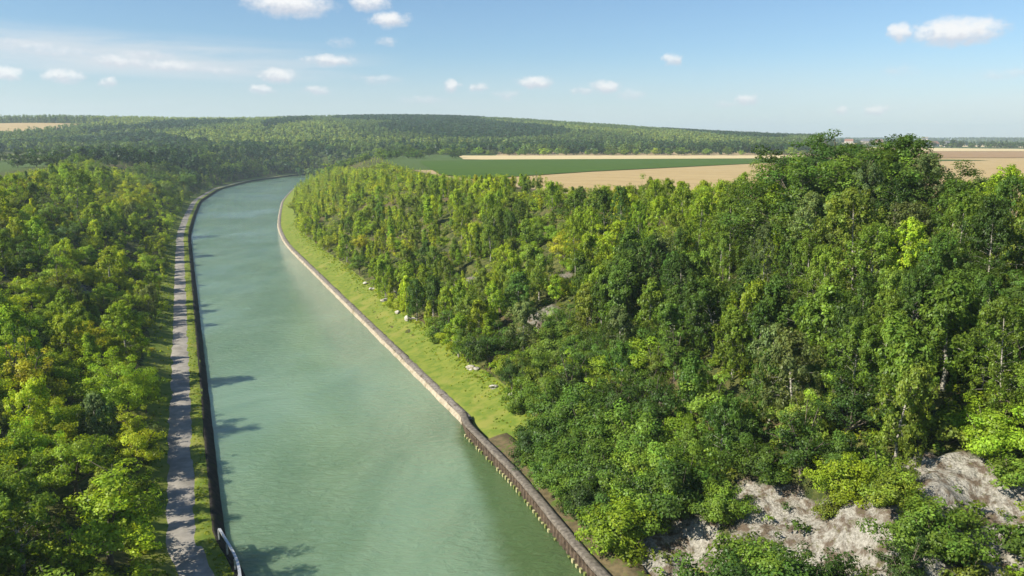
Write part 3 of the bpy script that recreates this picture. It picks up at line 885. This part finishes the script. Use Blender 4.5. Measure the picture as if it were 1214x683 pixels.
# --- left bank
spots = []
hl = [  # kind, column, row of the foot, height, tint, label, fat
    ('broadleaf_tree', 130, 668, 7.4, 'bright green', 'big bushy sunlit tree beside the shaded towpath, nearest the guard rail', 1.25),
    ('broadleaf_tree', 85, 690, 4.2, 'yellow green', 'low yellow green tree at the very bottom beside the towpath', 1.2),
    ('broadleaf_tree', 90, 590, 5.8, 'bright green', 'bright leafy tree just behind the big bushy towpath tree', 1.2),
    ('broadleaf_tree', 150, 500, 8.4, 'bright green', 'tall lime tree leaning over the towpath edge halfway along', 1.15),
    ('broadleaf_tree', 30, 620, 5.4, 'mid green', 'shady mid green tree at the frame edge near the bottom', 1.3),
    ('birch_tree', 150, 440, 9.8, 'bright green', 'tall sunlit birch close to the towpath', 1.6),
    ('broadleaf_tree', 65, 355, 7.0, 'bright green', 'spreading bright tree on the open slope above the bare patch', 1.0),
    ('broadleaf_tree', 45, 430, 4.6, 'grey green', 'grey green tree with rounded top in the bare chalky scrub', 1.0),
    ('birch_tree', 92, 262, 0, 'mid green', 'tall pointed tree on the crest breaking the meadow line', 1.5),
    ('broadleaf_tree', 165, 262, 0, 'yellow green', 'yellowish tree on the crest beside the tan patch', .9),
]
for k, px, py, h, tn, lab, fat in hl:
    x, y = slope_pt(px, py)
    z = float(zt(x, y))
    if h == 0:
        top = 181 if px < 120 else 187
        h = CAM_Z + math.tan(math.atan((341.5 - top) / 945.0) - PITCH) * y - z
        h = min(max(h, 4), 14)
    plant(k, x, y, h, tn, lab, fat, bank='l'); spots.append((x, y, 1.5))
bare = [slope_pt(px, py) + (r,) for px, py, r in ((60, 470, 2.6), (95, 345, 3.0), (55, 520, 2.2), (85, 385, 2.5))]
tries = 0
while tries < 14000:
    tries += 1
    y = 44 + 780 * g.random() ** 1.7
    d = 6.3 + 62 * g.random()
    x, yy = edge('l', y, d); x, yy = float(x), float(yy)
    z = float(zt(x, yy))
    if not inside(x, yy, z + 3): continue
    if any(math.hypot(x - bx, yy - by) < br for bx, by, br in bare): continue
    gap = (3.2 + .7 * smooth(110, 170, yy) - .2 * smooth(170, 400, yy) + 1.2 * smooth(380, 700, yy)) * (.75 + .8 * g.random())
    if not ok_gap(spots, x, yy, gap): continue
    if wav(x, yy, 26, 12) > .3 and yy < 280 and d > 12 and g.random() < .7: continue
    farf = smooth(300, 460, yy)
    if d < 15 and yy > 92 and yy < 340 and g.random() < .42 + .4 * (wav(0 * x, yy, 17, 33) > 0): continue
    nearl = 1 - smooth(105, 170, yy)
    k = choose(g, {'broadleaf_tree': 3.6 - 1.6 * nearl, 'leafy_shrub': 2.6 + 5 * nearl, 'birch_tree': 1.5, 'young_tree': 1.6})
    tn = choose(g, {'bright green': 5 * (1 - .85 * farf), 'yellow green': 4.6 * (1 - farf) + .05, 'mid green': 1.5, 'olive green': 1.0, 'golden': .35 * (1 - farf), 'deep green': .6 + 5 * farf, 'dark green': .1 + 4 * farf, 'grey green': .7})
    if k == 'birch_tree': h = 6.2 + 3.0 * g.random()
    elif k == 'broadleaf_tree': h = 3.6 + 4.6 * g.random() ** 1.3 + 2.5 * farf
    elif k == 'young_tree': h = 3.2 + 2.4 * g.random()
    else: h = 1.8 + 2.2 * g.random() + .9 * nearl
    cr = {'birch_tree': .2, 'broadleaf_tree': .36, 'young_tree': .2, 'leafy_shrub': .6}[k] * h
    if d < 5.6 + cr * .8:
        h *= .8
        if d < 5.6 + cr * .5: continue
    if d < 13: h *= .78
    h = fit(x, yy, z, h, SKY_L)
    if h < 1.4: continue
    spots.append((x, yy, 1)); plant(k, x, yy, h, tn, None, .9 + .4 * g.random(), z - .1, 'l')
print('left', len(TREES) - nr)

# --- dark trees round the bend, along the hedges and at the wood's edge
nl_ = len(TREES)
spots = []


def row(p0, p1, n, wid, h0, h1, tints, g, what):
    for i in range(n):
        f = (i + g.random() * .9) / n
        x = p0[0] + (p1[0] - p0[0]) * f + g.normal() * wid; y = p0[1] + (p1[1] - p0[1]) * f + g.normal() * wid
        z = float(zt(x, y)) - .15
        if not inside(x, y, z + 4, 25): continue
        if dl(x, y) < 9 and dr(x, y) < 9: continue
        plant('round_tree', x, y, h0 + (h1 - h0) * g.random(), choose(g, tints), None, .9 + .5 * g.random(), z, what)


DK = {'dark green': 7, 'deep green': 2, 'mid green': .6}
MX = {'mid green': 3, 'bright green': 2, 'grey green': 2, 'deep green': 2}
row((-250, 640), (-190, 840), 26, 9, 8, 13, DK, g, 'bend')
row((-205, 830), (20, 860), 40, 12, 8, 13, DK, g, 'bend')
row((-190, 790), (-60, 640), 26, 12, 6, 10, DK, g, 'bend')
row((-420, 480), (-260, 560), 18, 10, 8, 12, DK, g, 'hedge')
row((-330, 640), (-250, 700), 14, 8, 6, 9, DK, g, 'hedge')
row((-250, 400), (-230, 470), 8, 7, 6, 8, DK, g, 'hedge')
row((-330, 640), (-270, 860), 22, 16, 8, 13, DK, g, 'hedge')
row((-640, 830), (-300, 850), 46, 10, 9, 14, DK, g, 'hedge')
row((-420, 560), (-330, 640), 10, 8, 4, 7, {'dark green': 2, 'mid green': 2, 'grey green': 1}, g, 'hedge')
row((-320, 560), (-420, 470), 8, 8, 6, 8, {'grey green': 2, 'dark green': 2}, g, 'hedge')
row((-70, 765), (350, 775), 70, 7, 5, 9, MX, g, 'wood')
row((-80, 640), (-130, 560), 18, 8, 5, 8, {'deep green': 3, 'mid green': 3, 'bright green': 1}, g, 'bend')
row((380, 1110), (900, 1190), 40, 10, 7, 11, DK, g, 'belt')
print('round', len(TREES) - nl_)


# ------------------------------------------------------------------ link the trees as things; sort out which are individuals
def px_height(tr):
    f = pix(tr['x'], tr['y'], tr['z'] + tr['h'] / 2)[2]
    return float(tr['h'] * 945 / f)


for tr in TREES: tr['ph'] = px_height(tr) * (1.6 if tr['label'] else 1)
CAP = 296
keep, rest = [], []
for k in PROTO:
    L_ = sorted([t_ for t_ in TREES if t_['kind'] == k], key=lambda t_: -t_['ph'])
    keep += L_[:CAP]; rest += L_[CAP:]
print({k: sum(t_['kind'] == k for t_ in keep) for k in PROTO}, 'rest', len(rest))

NOUN = {'birch_tree': 'birch', 'broadleaf_tree': 'broadleaf tree', 'leafy_shrub': 'leafy shrub', 'young_tree': 'slim young tree', 'round_tree': 'round crowned tree'}
CAT = {'birch_tree': 'tree', 'broadleaf_tree': 'tree', 'leafy_shrub': 'shrub', 'young_tree': 'tree', 'round_tree': 'tree'}
SIZES = {'birch_tree': (7.6, 10.5), 'broadleaf_tree': (5.2, 7.4), 'leafy_shrub': (2.4, 3.6), 'young_tree': (3.8, 5), 'round_tree': (7, 10.5)}
ORD = ['first', 'second', 'third', 'fourth', 'fifth', 'sixth', 'seventh', 'eighth', 'ninth', 'tenth', 'eleventh', 'twelfth']


def place_words(tr):
    x, y, b = tr['x'], tr['y'], tr['bank']
    if b == 'r':
        d = float(dr(x, y))
        if y < 92: a = 'just behind the sheet pile wall' if d < 12 else 'above the bare chalk' if d < 24 else 'high above the bare chalk' if d < 40 else 'on the crest above the chalk'
        elif y < 130: a = 'by the end of the grass strip' if d < 18 else 'midway up the wide slope' if d < 34 else 'near the crest below the tan field'
        elif y < 200: a = 'beside the mown grass strip' if d < 20 else 'on the scrubby middle slope' if d < 38 else 'on the crest before the tan field'
        elif y < 300: a = 'bordering the far grass strip' if d < 24 else 'on the upper slope before the green crop'
        else: a = 'on the inner bank of the canal bend'
        return a, 'trees and shrubs on the bank opposite the towpath'
    if b == 'l':
        d = float(dl(x, y))
        if y < 92: a = 'beside the shaded towpath' if d < 14 else 'on the near slope above the towpath'
        elif y < 160: a = 'beside the striped stretch of towpath' if d < 16 else 'on the chalky slope over the towpath'
        elif y < 290: a = 'beside the sunny towpath' if d < 18 else 'high on the towpath bank'
        else: a = 'on the towpath bank near the bend'
        return a, 'trees and shrubs on the towpath bank'
    return {'bend': ('around the far end of the canal', 'dark trees round the canal bend'), 'hedge': ('in the hedgerow beyond the towpath bank', 'dark hedgerow trees'),
            'wood': ('along the foot of the wooded hill', 'trees at the edge of the hill wood'), 'belt': ('in the belt beyond the brown field', 'trees beyond the brown field')}[b]


classes = {}
for tr in keep:
    lo, hi = SIZES[tr['kind']]
    sz = 'small' if tr['h'] < lo else 'tall' if tr['h'] > hi and tr['kind'] != 'leafy_shrub' else 'large' if tr['h'] > hi else 'medium'
    w_, grp = place_words(tr); tr['group'] = grp
    if not tr['label']:
        tr['base'] = f"{sz} {tr['tint']} {NOUN[tr['kind']]} {w_}"
        classes.setdefault(tr['base'], []).append(tr)
for base, L_ in classes.items():
    L_.sort(key=lambda t_: t_['y'])
    if len(L_) == 1: L_[0]['label'] = base
    elif len(L_) <= 6 and max(t_['ph'] for t_ in L_) > 40:
        for i, t_ in enumerate(L_): t_['label'] = f"{base}, {ORD[i] + ' ' if i else ''}nearest"
    else:
        for t_ in L_: t_['label'] = base


def vary(c, g, s=.13):
    a = 1 + s * g.normal(); b = .05 * g.normal()
    return (max(.005, c[0] * a * (1 + b)), max(.01, c[1] * a), max(.004, c[2] * a * (1 - b)), 1)


gv = np.random.default_rng(5)
for tr in keep:
    hs_ = {p_[0] for p_ in PROTO[tr['kind']]}; H0 = min(hs_, key=lambda v: abs(math.log(v / tr['h'])))
    protos = [p_ for p_ in PROTO[tr['kind']] if p_[0] == H0]
    H0, crown_me, trunk_me = protos[int(gv.integers(len(protos)))]
    root = empty(tr['kind'], (tr['x'], tr['y'], tr['z']), gv.random() * 6.283)
    s = tr['h'] / H0; lat = s * tr['fat']
    root.scale = (lat, lat, s)
    tn, cn = PART.get(tr['kind'], ('trunk', 'crown'))
    o = link(tn, trunk_me, root)
    o = link(cn, crown_me, root); o.color = vary(TINT[tr['tint']], gv)
    prop(root, tr['label'], CAT[tr['kind']], tr['group'])


def merged(name, items, mat):
    """stuff: many far crowns in one mesh; items = (verts, faces, colours, x, y, z, sx, sz, rot, colour)"""
    Vs, Fs, Cs, off = [], [], [], 0
    for (V, F, c, x, y, z, sx, sz, rz, col) in items:
        ca, sa = math.cos(rz), math.sin(rz)
        W_ = np.empty_like(V)
        W_[:, 0] = (V[:, 0] * ca - V[:, 1] * sa) * sx + x; W_[:, 1] = (V[:, 0] * sa + V[:, 1] * ca) * sx + y; W_[:, 2] = V[:, 2] * sz + z
        Vs.append(W_); Fs.append(F + off); off += len(V)
        cc = c.copy(); cc[:, :3] *= col[:3]; Cs.append(cc)
    return prop(link(name, mesh_np(name, np.concatenate(Vs), np.concatenate(Fs), mat, np.concatenate(Cs))), kind='stuff')


def clump_proto(seed, n, H, Wd, base, leaf, shape='round', k=14):
    """small crown of big leaf sprays"""
    g = np.random.default_rng(seed)
    u = g.random((k, 1)); th = g.random((k, 1)) * 6.283
    if shape == 'round':
        d = unit(g.normal(size=(k, 3))); c = d * np.array([Wd, Wd, (H - base) / 2]) * .62 + np.array([0, 0, (H + base) / 2])
        r = np.full((k, 3), 1.0) * np.array([Wd, Wd, (H - base) / 2]) * (.3 + .2 * g.random((k, 1)))
    else:
        zf = (np.arange(k)[:, None] + .5) / k; rad = Wd * np.sin(np.pi * (zf * .82 + .13)) * .45
        c = np.concatenate([rad * np.cos(th), rad * np.sin(th), base + (H - base) * zf], 1)
        r = np.full((k, 3), 1.0) * np.array([Wd * .5, Wd * .5, (H - base) / k * 1.2])
    return leaves(c, r, np.full(k, max(1, n // k)), leaf, leaf * .72, g, 0.1, .7, .35, .12)


# remaining small trees of the banks, too many to tell apart
if rest:
    sp_ = [clump_proto(300 + i, 340, 1, .3, .08, .055, 'tall' if i % 2 else 'round', 16) for i in range(4)]
    it = []
    for tr in rest:
        j = (0, 2)[int(gv.integers(2))] if tr['kind'] in ('leafy_shrub', 'broadleaf_tree', 'round_tree') else (1, 3)[int(gv.integers(2))]
        wf = {'birch_tree': .75, 'young_tree': .8, 'broadleaf_tree': 1.3, 'leafy_shrub': 2.0, 'round_tree': 1.3}[tr['kind']]
        it.append((*sp_[j], tr['x'], tr['y'], tr['z'], tr['h'] * wf, tr['h'], gv.random() * 6.28, np.array(vary(TINT[tr['tint']], gv))))
    merged('distant_scrub', it, LEAF)

# undergrowth over both slopes
bl = [clump_proto(400 + i, 90, .9, .7, -.1, .2, 'round', 7) for i in range(6)]
it = []
gu = np.random.default_rng(77)
bare_all = [slope_pt(px, py) + (r,) for px, py, r, s in chalk_spots]
ut = ['olive green', 'mid green', 'bright green', 'yellow green', 'deep green', 'golden', 'grey green']
while len(it) < 8000:
    side = 'r' if gu.random() < .62 else 'l'
    y = 38 + 420 * gu.random() ** 1.8; d = (1.3 if side == 'r' and y < 74 else 6.9 if side == 'r' else 6.2) + 52 * gu.random()
    x, yy = edge(side, y, d); x, yy = float(x), float(yy)
    z = float(zt(x, yy))
    if not inside(x, yy, z, 30): continue
    bd = min(math.hypot(x - bx, yy - by) / br for bx, by, br in bare_all)
    if bd < .95 and gu.random() < .9: continue
    s = .5 + 1.1 * gu.random() ** 1.6 + .5 * smooth(200, 400, yy)
    if d < 8: s *= .75
    if d < 3: s *= .6
    pr = (3, 3, 2, .6, 3, .15, 1) if yy < 108 and side == 'r' else (3.4, 2, 4, 4.2, .3, .9, .8)
    tn = ut[int(gu.choice(7, p=np.array(pr) / sum(pr)))]
    it.append((*bl[int(gu.integers(6))], x, yy, z - .1, s * 1.2, s, gu.random() * 6.28, np.array(vary(TINT[tn], gu, .2)) * .9))
merged('undergrowth', it, LEAF)

# tufts of longer grass along the verges
bt = [leaves(np.array([[0, 0, .1]]), np.array([[.22, .22, .12]]), np.array([26]), .34, .05, np.random.default_rng(500 + i), -1.4, .2, .0, .1) for i in range(4)]
it = []
while len(it) < 3600:
    side = 'r' if gu.random() < .6 else 'l'
    y = 50 + 260 * gu.random() ** 1.6
    if side == 'r':
        d = 1.4 + 5.8 * gu.random() ** (.3 if y > 76 else 1)
        zz = np.interp(d, [1.3, 1.9, 3.2, 4.6, 5.8, 6.8, 7.8], [.62, .8, 1.15, 1.6, 2, 2.4, 2.6]) if y > 74 else np.interp(d, [1.5, 2.2, 3.4, 5.5, 8], [.95, 1.2, 1.7, 2.3, 2.6])
        if y < 74 and d > 3.4: continue
    else:
        d = 1.15 + 1.1 * gu.random() if gu.random() < .55 else 4.9 + 3 * gu.random()
        zz = 1.06 if d < 3 else np.interp(d, [4.7, 5.4, 6.6, 9], [1.05, 1.25, 1.65, 2.2])
    x, yy = edge(side, y, d)
    s = .35 + .45 * gu.random() + (.3 if d > 5.8 else 0)
    tn = ut[int(gu.choice(7, p=np.array((.6, 0, 3, 4, 0, 1, 0)) / 8.6))]
    it.append((*bt[int(gu.integers(4))], float(x), float(yy), float(zz), s, s, gu.random() * 6.28, np.array(vary(TINT[tn], gu, .2))))
merged('verge_grass', it, LEAF)

# ------------------------------------------------------------------ far woods
FW = [clump_proto(600 + i, 64, 1, .4, .1, .2, 'round', 9) for i in range(4)]
FP = [clump_proto(620 + i, 64, 1, .19, .05, .14, 'tall', 10) for i in range(4)]


def wood(name, test, rmin, rmax, spacing, azlo, azhi, style, seed, mind=0):
    g = np.random.default_rng(seed)
    n = int((azhi - azlo) * (rmax ** 2 - rmin ** 2) / 2 / spacing ** 2)
    r = np.sqrt(rmin ** 2 + (rmax ** 2 - rmin ** 2) * g.random(n)); a = azlo + (azhi - azlo) * g.random(n)
    x, y = r * np.sin(a), r * np.cos(a)
    ok = test(x, y); x, y, r, a = x[ok], y[ok], r[ok], a[ok]
    z = zt(x, y); h, tint, tallf = style(x, y, g)
    # leave out what the ridge or the rows in front hide
    el = (z + h - CAM_Z) / r; bins = ((a - azlo) / (azhi - azlo) * 500).astype(int)
    order = np.argsort(r); mx = np.full(502, -9.0); it = []
    for i in order:
        b_ = bins[i]
        lim = mx[b_]
        if el[i] < lim - .0012: continue
        base_el = (z[i] + .35 * h[i] - CAM_Z) / r[i]
        mx[b_] = max(mx[b_], base_el)
        P = FP if tallf[i] else FW
        p = P[int(g.integers(4))]
        c = vary(tint[i], g, .08)
        s = h[i]
        it.append((*p, float(x[i]), float(y[i]), float(z[i]), s * (1 if not tallf[i] else 1.1), s, g.random() * 6.28, np.array(c)))
    print('wood', name, len(it))
    if it: merged(name, it, LEAF)


def hill_style(x, y, g):
    n = len(x)
    pat = wav(x, y * .55, 520, 3); pat2 = wav(x, y * .6, 260, 22)
    dark = (pat > .28) | (wav(x, y * .45, 300, 50) > .62)
    tallf = (pat < .1) & (g.random(n) < .75)
    h = np.where(dark, 13, 11.5) + 3 * g.random(n)
    cols = np.where(dark[:, None], np.array([(.036, .080, .03)]), np.where((pat2 > .12)[:, None], np.array([(.225, .30, .075)]), np.array([(.12, .185, .05)])))
    return h, cols, tallf


fld = lambda x, y: (x > -1090) & (x < -630) & (y > 1040) & (y < 1355)
wood('hill_wood', lambda x, y: (np.hypot(x, y) > 860) & (hill(x, y) > 3.0) & ~fld(x, y) & ~((x < -640) & (y < 1120) & (y > 800)), 850, 2700, 8.6, R(-36), R(21), hill_style, 31)


def front_style(x, y, g):
    n = len(x); pat = wav(x, y, 90, 9)
    cols = np.where((pat > .3)[:, None], np.array([(.12, .185, .035)]), np.array([(.036, .082, .02)]))
    return 9 + 4 * g.random(n), cols, g.random(n) < .1


def dark_style(x, y, g):
    n = len(x)
    return 6 + 5 * g.random(n), np.where((wav(x, y, 50, 44) > .4)[:, None], np.array([(.07, .125, .025)]), np.array([(.028, .066, .016)])), g.random(n) < .05


wood('foot_wood', lambda x, y: (y > 785) & (y < 1250) & (x > -640) & (x < 350 - (y - 785) * .12) & (np.hypot(x, y) < 1250), 780, 1300, 8.5, R(-36), R(24), front_style, 32)
wood('bend_wood', lambda x, y: (x < -205) & (x > -315) & (y > 500) & (y < 860) & (dl(x, y) > 12) & ~((x < -300) & (y < 560)), 520, 950, 7.5, R(-36), R(-10), dark_style, 36)
wood('hedge_wood', lambda x, y: (x < -300) & (y > 815) & (y < 1035) & (wav(x, y, 160, 28) > -.5), 850, 1320, 10, R(-37), R(-18), front_style, 33)
wood('plateau_wood', lambda x, y: (x > 380) & (y > 1130) & (wav(x, y * 1.4, 420, 15) > .05) & ~((x > 560) & (x < 1010) & (y > 1300) & (y < 1640)), 1150, 4600, 21, R(18), R(37), front_style, 34)
wood('ridge_wood', lambda x, y: (y > 2000), 2700, 5200, 34, R(-38), R(-20), hill_style, 35)


# ------------------------------------------------------------------ chalk boulders by the grass strip
def boulder(seed, r):
    g = np.random.default_rng(seed)
    import bmesh
    bm = bmesh.new(); bmesh.ops.create_icosphere(bm, subdivisions=3, radius=1)
    dirs = unit(g.normal(size=(9, 3))); amps = g.random(9) * .5
    for v in bm.verts:
        p = np.array(v.co); s = 1.0
        for d_, a_ in zip(dirs, amps):
            q = float(p @ d_)
            if q > .72 - a_ * .3: s *= (.72 - a_ * .3) / q
        v.co = Vector(p * s) * r + Vector(g.normal(size=3) * r * .02); v.co.z *= .62
    me = bpy.data.meshes.new('boulder'); bm.to_mesh(me); bm.free(); me.materials.append(M_CHALK)
    return me


bls = [(268, 548, 0), (489, 381, 1.15), (463, 358, .9), (449, 345, .7), (528, 438, .8), (541, 441, .6), (578, 462, .7), (436, 338, .6), (478, 372, .7), (600, 475, .8)]
blab = ['', 'largest pale chalk boulder at the upper edge of the grass strip', 'pale chalk boulder just beyond the largest one on the grass edge', 'small chalk boulder, third up the grass edge from the largest',
        'chalk boulder on the wide end of the grass strip', 'small chalk stone touching the boulder on the wide grass end', 'chalk stone under the shrubs at the grass strip end',
        'farthest small chalk boulder along the grass edge', 'low chalk boulder tight against the largest one', 'half hidden chalk stone where the grass strip narrows out']
for i, (px, py, r) in enumerate(bls):
    if not r: continue
    x, y = at(px, py, 2.6); d = float(dr(x, y))
    x, y = edge('r', y + (d - 6.4) * .3, 6.5 + .4 * math.sin(i * 3)); x, y = float(x), float(y)
    o = link('chalk_boulder', boulder(900 + i, r)); o.location = (x, y, float(zt(x, y)) + .25 + .1 * r); o.rotation_euler = (0, 0, i * 1.3)
    prop(o, blab[i], 'boulder', 'chalk boulders at the grass edge')


# ------------------------------------------------------------------ far hamlet on the horizon
def house(x, y, w, dp, h, rh, rz, wall, roof, label, grp='houses of the far hamlet', nm='farmhouse', cat='house'):
    z = float(zt(x, y)) - .3
    root = empty(nm, (x, y, z), rz); prop(root, label, cat, grp)
    V, F = box_np((0, 0, h / 2), (w / 2, 0, 0), (0, dp / 2, 0), (0, 0, h / 2))
    link('wall', mesh_np('wall', V, F, wall), root)
    e = .35
    V = [(-w / 2 - e, -dp / 2 - e, h - .05), (w / 2 + e, -dp / 2 - e, h - .05), (w / 2 + e, dp / 2 + e, h - .05), (-w / 2 - e, dp / 2 + e, h - .05), (-w / 2 - e, 0, h + rh), (w / 2 + e, 0, h + rh)]
    rf = link('roof', mesh_np('roof', V, [[0, 1, 5, 4], [2, 3, 4, 5], [1, 2, 5], [3, 0, 4], [3, 2, 1, 0]], roof), root)
    V, F = box_np((w * .3, 0, h + rh * .9), (.4, 0, 0), (0, .4, 0), (0, 0, .9)); link('chimney', mesh_np('chimney', V, F, M_ROOF), rf)
    k = max(2, int(w / 4))
    for i in range(k):
        cx = -w / 2 + (i + .5) * w / k
        V, F = box_np((cx, -dp / 2 - .02, h * .5), (.6, 0, 0), (0, .06, 0), (0, 0, .8)); link('window', mesh_np('window', V, F, M_PANE), root)


hs = [(1028, 1500, 22, 9, 6, 4, .1, M_WALL, M_SLATE, 'long pale farmhouse with slate roof in the far hamlet'), (1042, 1480, 12, 8, 6, 4, .3, M_WALL, M_ROOF, 'white house with red roof beside the long farmhouse'),
      (1006, 1540, 14, 9, 5, 4, -.2, M_WALL, M_ROOF, 'low white house half behind the crest trees'), (1128, 1300, 20, 10, 6, 4, .1, M_WALL, M_SLATE, 'pale barn by the bright field beyond the brown field'),
      (1108, 1330, 12, 8, 5, 4, .4, M_WALL, M_ROOF, 'small pale house next to the barn'), (955, 1900, 18, 9, 8, 4, .1, M_WALL, M_ROOF, 'white house on the skyline at the end of the wood'),
      (968, 1930, 14, 9, 7, 4, .3, M_WALL, M_SLATE, 'grey roofed house on the skyline beside the white one')]
for px, y, w_, d_, h_, rh, rz, wm, rm, lab in hs: house((px - 607) / 945 * y * 1.0 * .985, y, w_, d_, h_, rh, rz, wm, rm, lab)
# grain silo with a round tower body
x, y = (1096 - 607) / 945 * 1750 * .985, 1750; z = float(zt(x, y)) - .3
root = prop(empty('grain_silo', (x, y, z)), 'tall pale grain silo standing on the horizon beside the forked tree', 'silo')
for i, cx in enumerate((-4.2, 4.2)):
    w = Wood(); w.tube([(cx, 0, 0), (cx, 0, 14)], [4, 4], 20); me = mesh_np('cylinder_bin', np.array(w.V), [list(f) for f in w.F], M_WALL, None); link('storage_bin', me, root)
    w = Wood(); w.tube([(cx, 0, 14), (cx, 0, 16)], [4.2, .5], 20); link('cone_roof', mesh_np('cone_roof', np.array(w.V), [list(f) for f in w.F], M_SLATE, None), root)
V, F = box_np((0, 0, 17), (6, 0, 0), (0, 1.5, 0), (0, 0, 1.5)); link('head_house', mesh_np('head_house', V, F, M_WALL), root)

# ------------------------------------------------------------------ the air
def haze():
    m = bpy.data.materials.new('haze_air'); m.use_nodes = True; m.node_tree.nodes.clear(); t = NT(m.node_tree)
    out = t.n('ShaderNodeOutputMaterial'); v = t.n('ShaderNodeVolumePrincipled')
    v.inputs['Color'].default_value = (.72, .87, 1.0, 1); v.inputs['Density'].default_value = 0.00016; v.inputs['Anisotropy'].default_value = 0.2
    t.link(v.outputs[0], out.inputs['Volume'])
    V, F = box_np((0, 3000, 74), (6100, 0, 0), (0, 3600, 0), (0, 0, 78.2))
    prop(link('haze', mesh_np('haze', V, F, m)), kind='stuff')


haze()
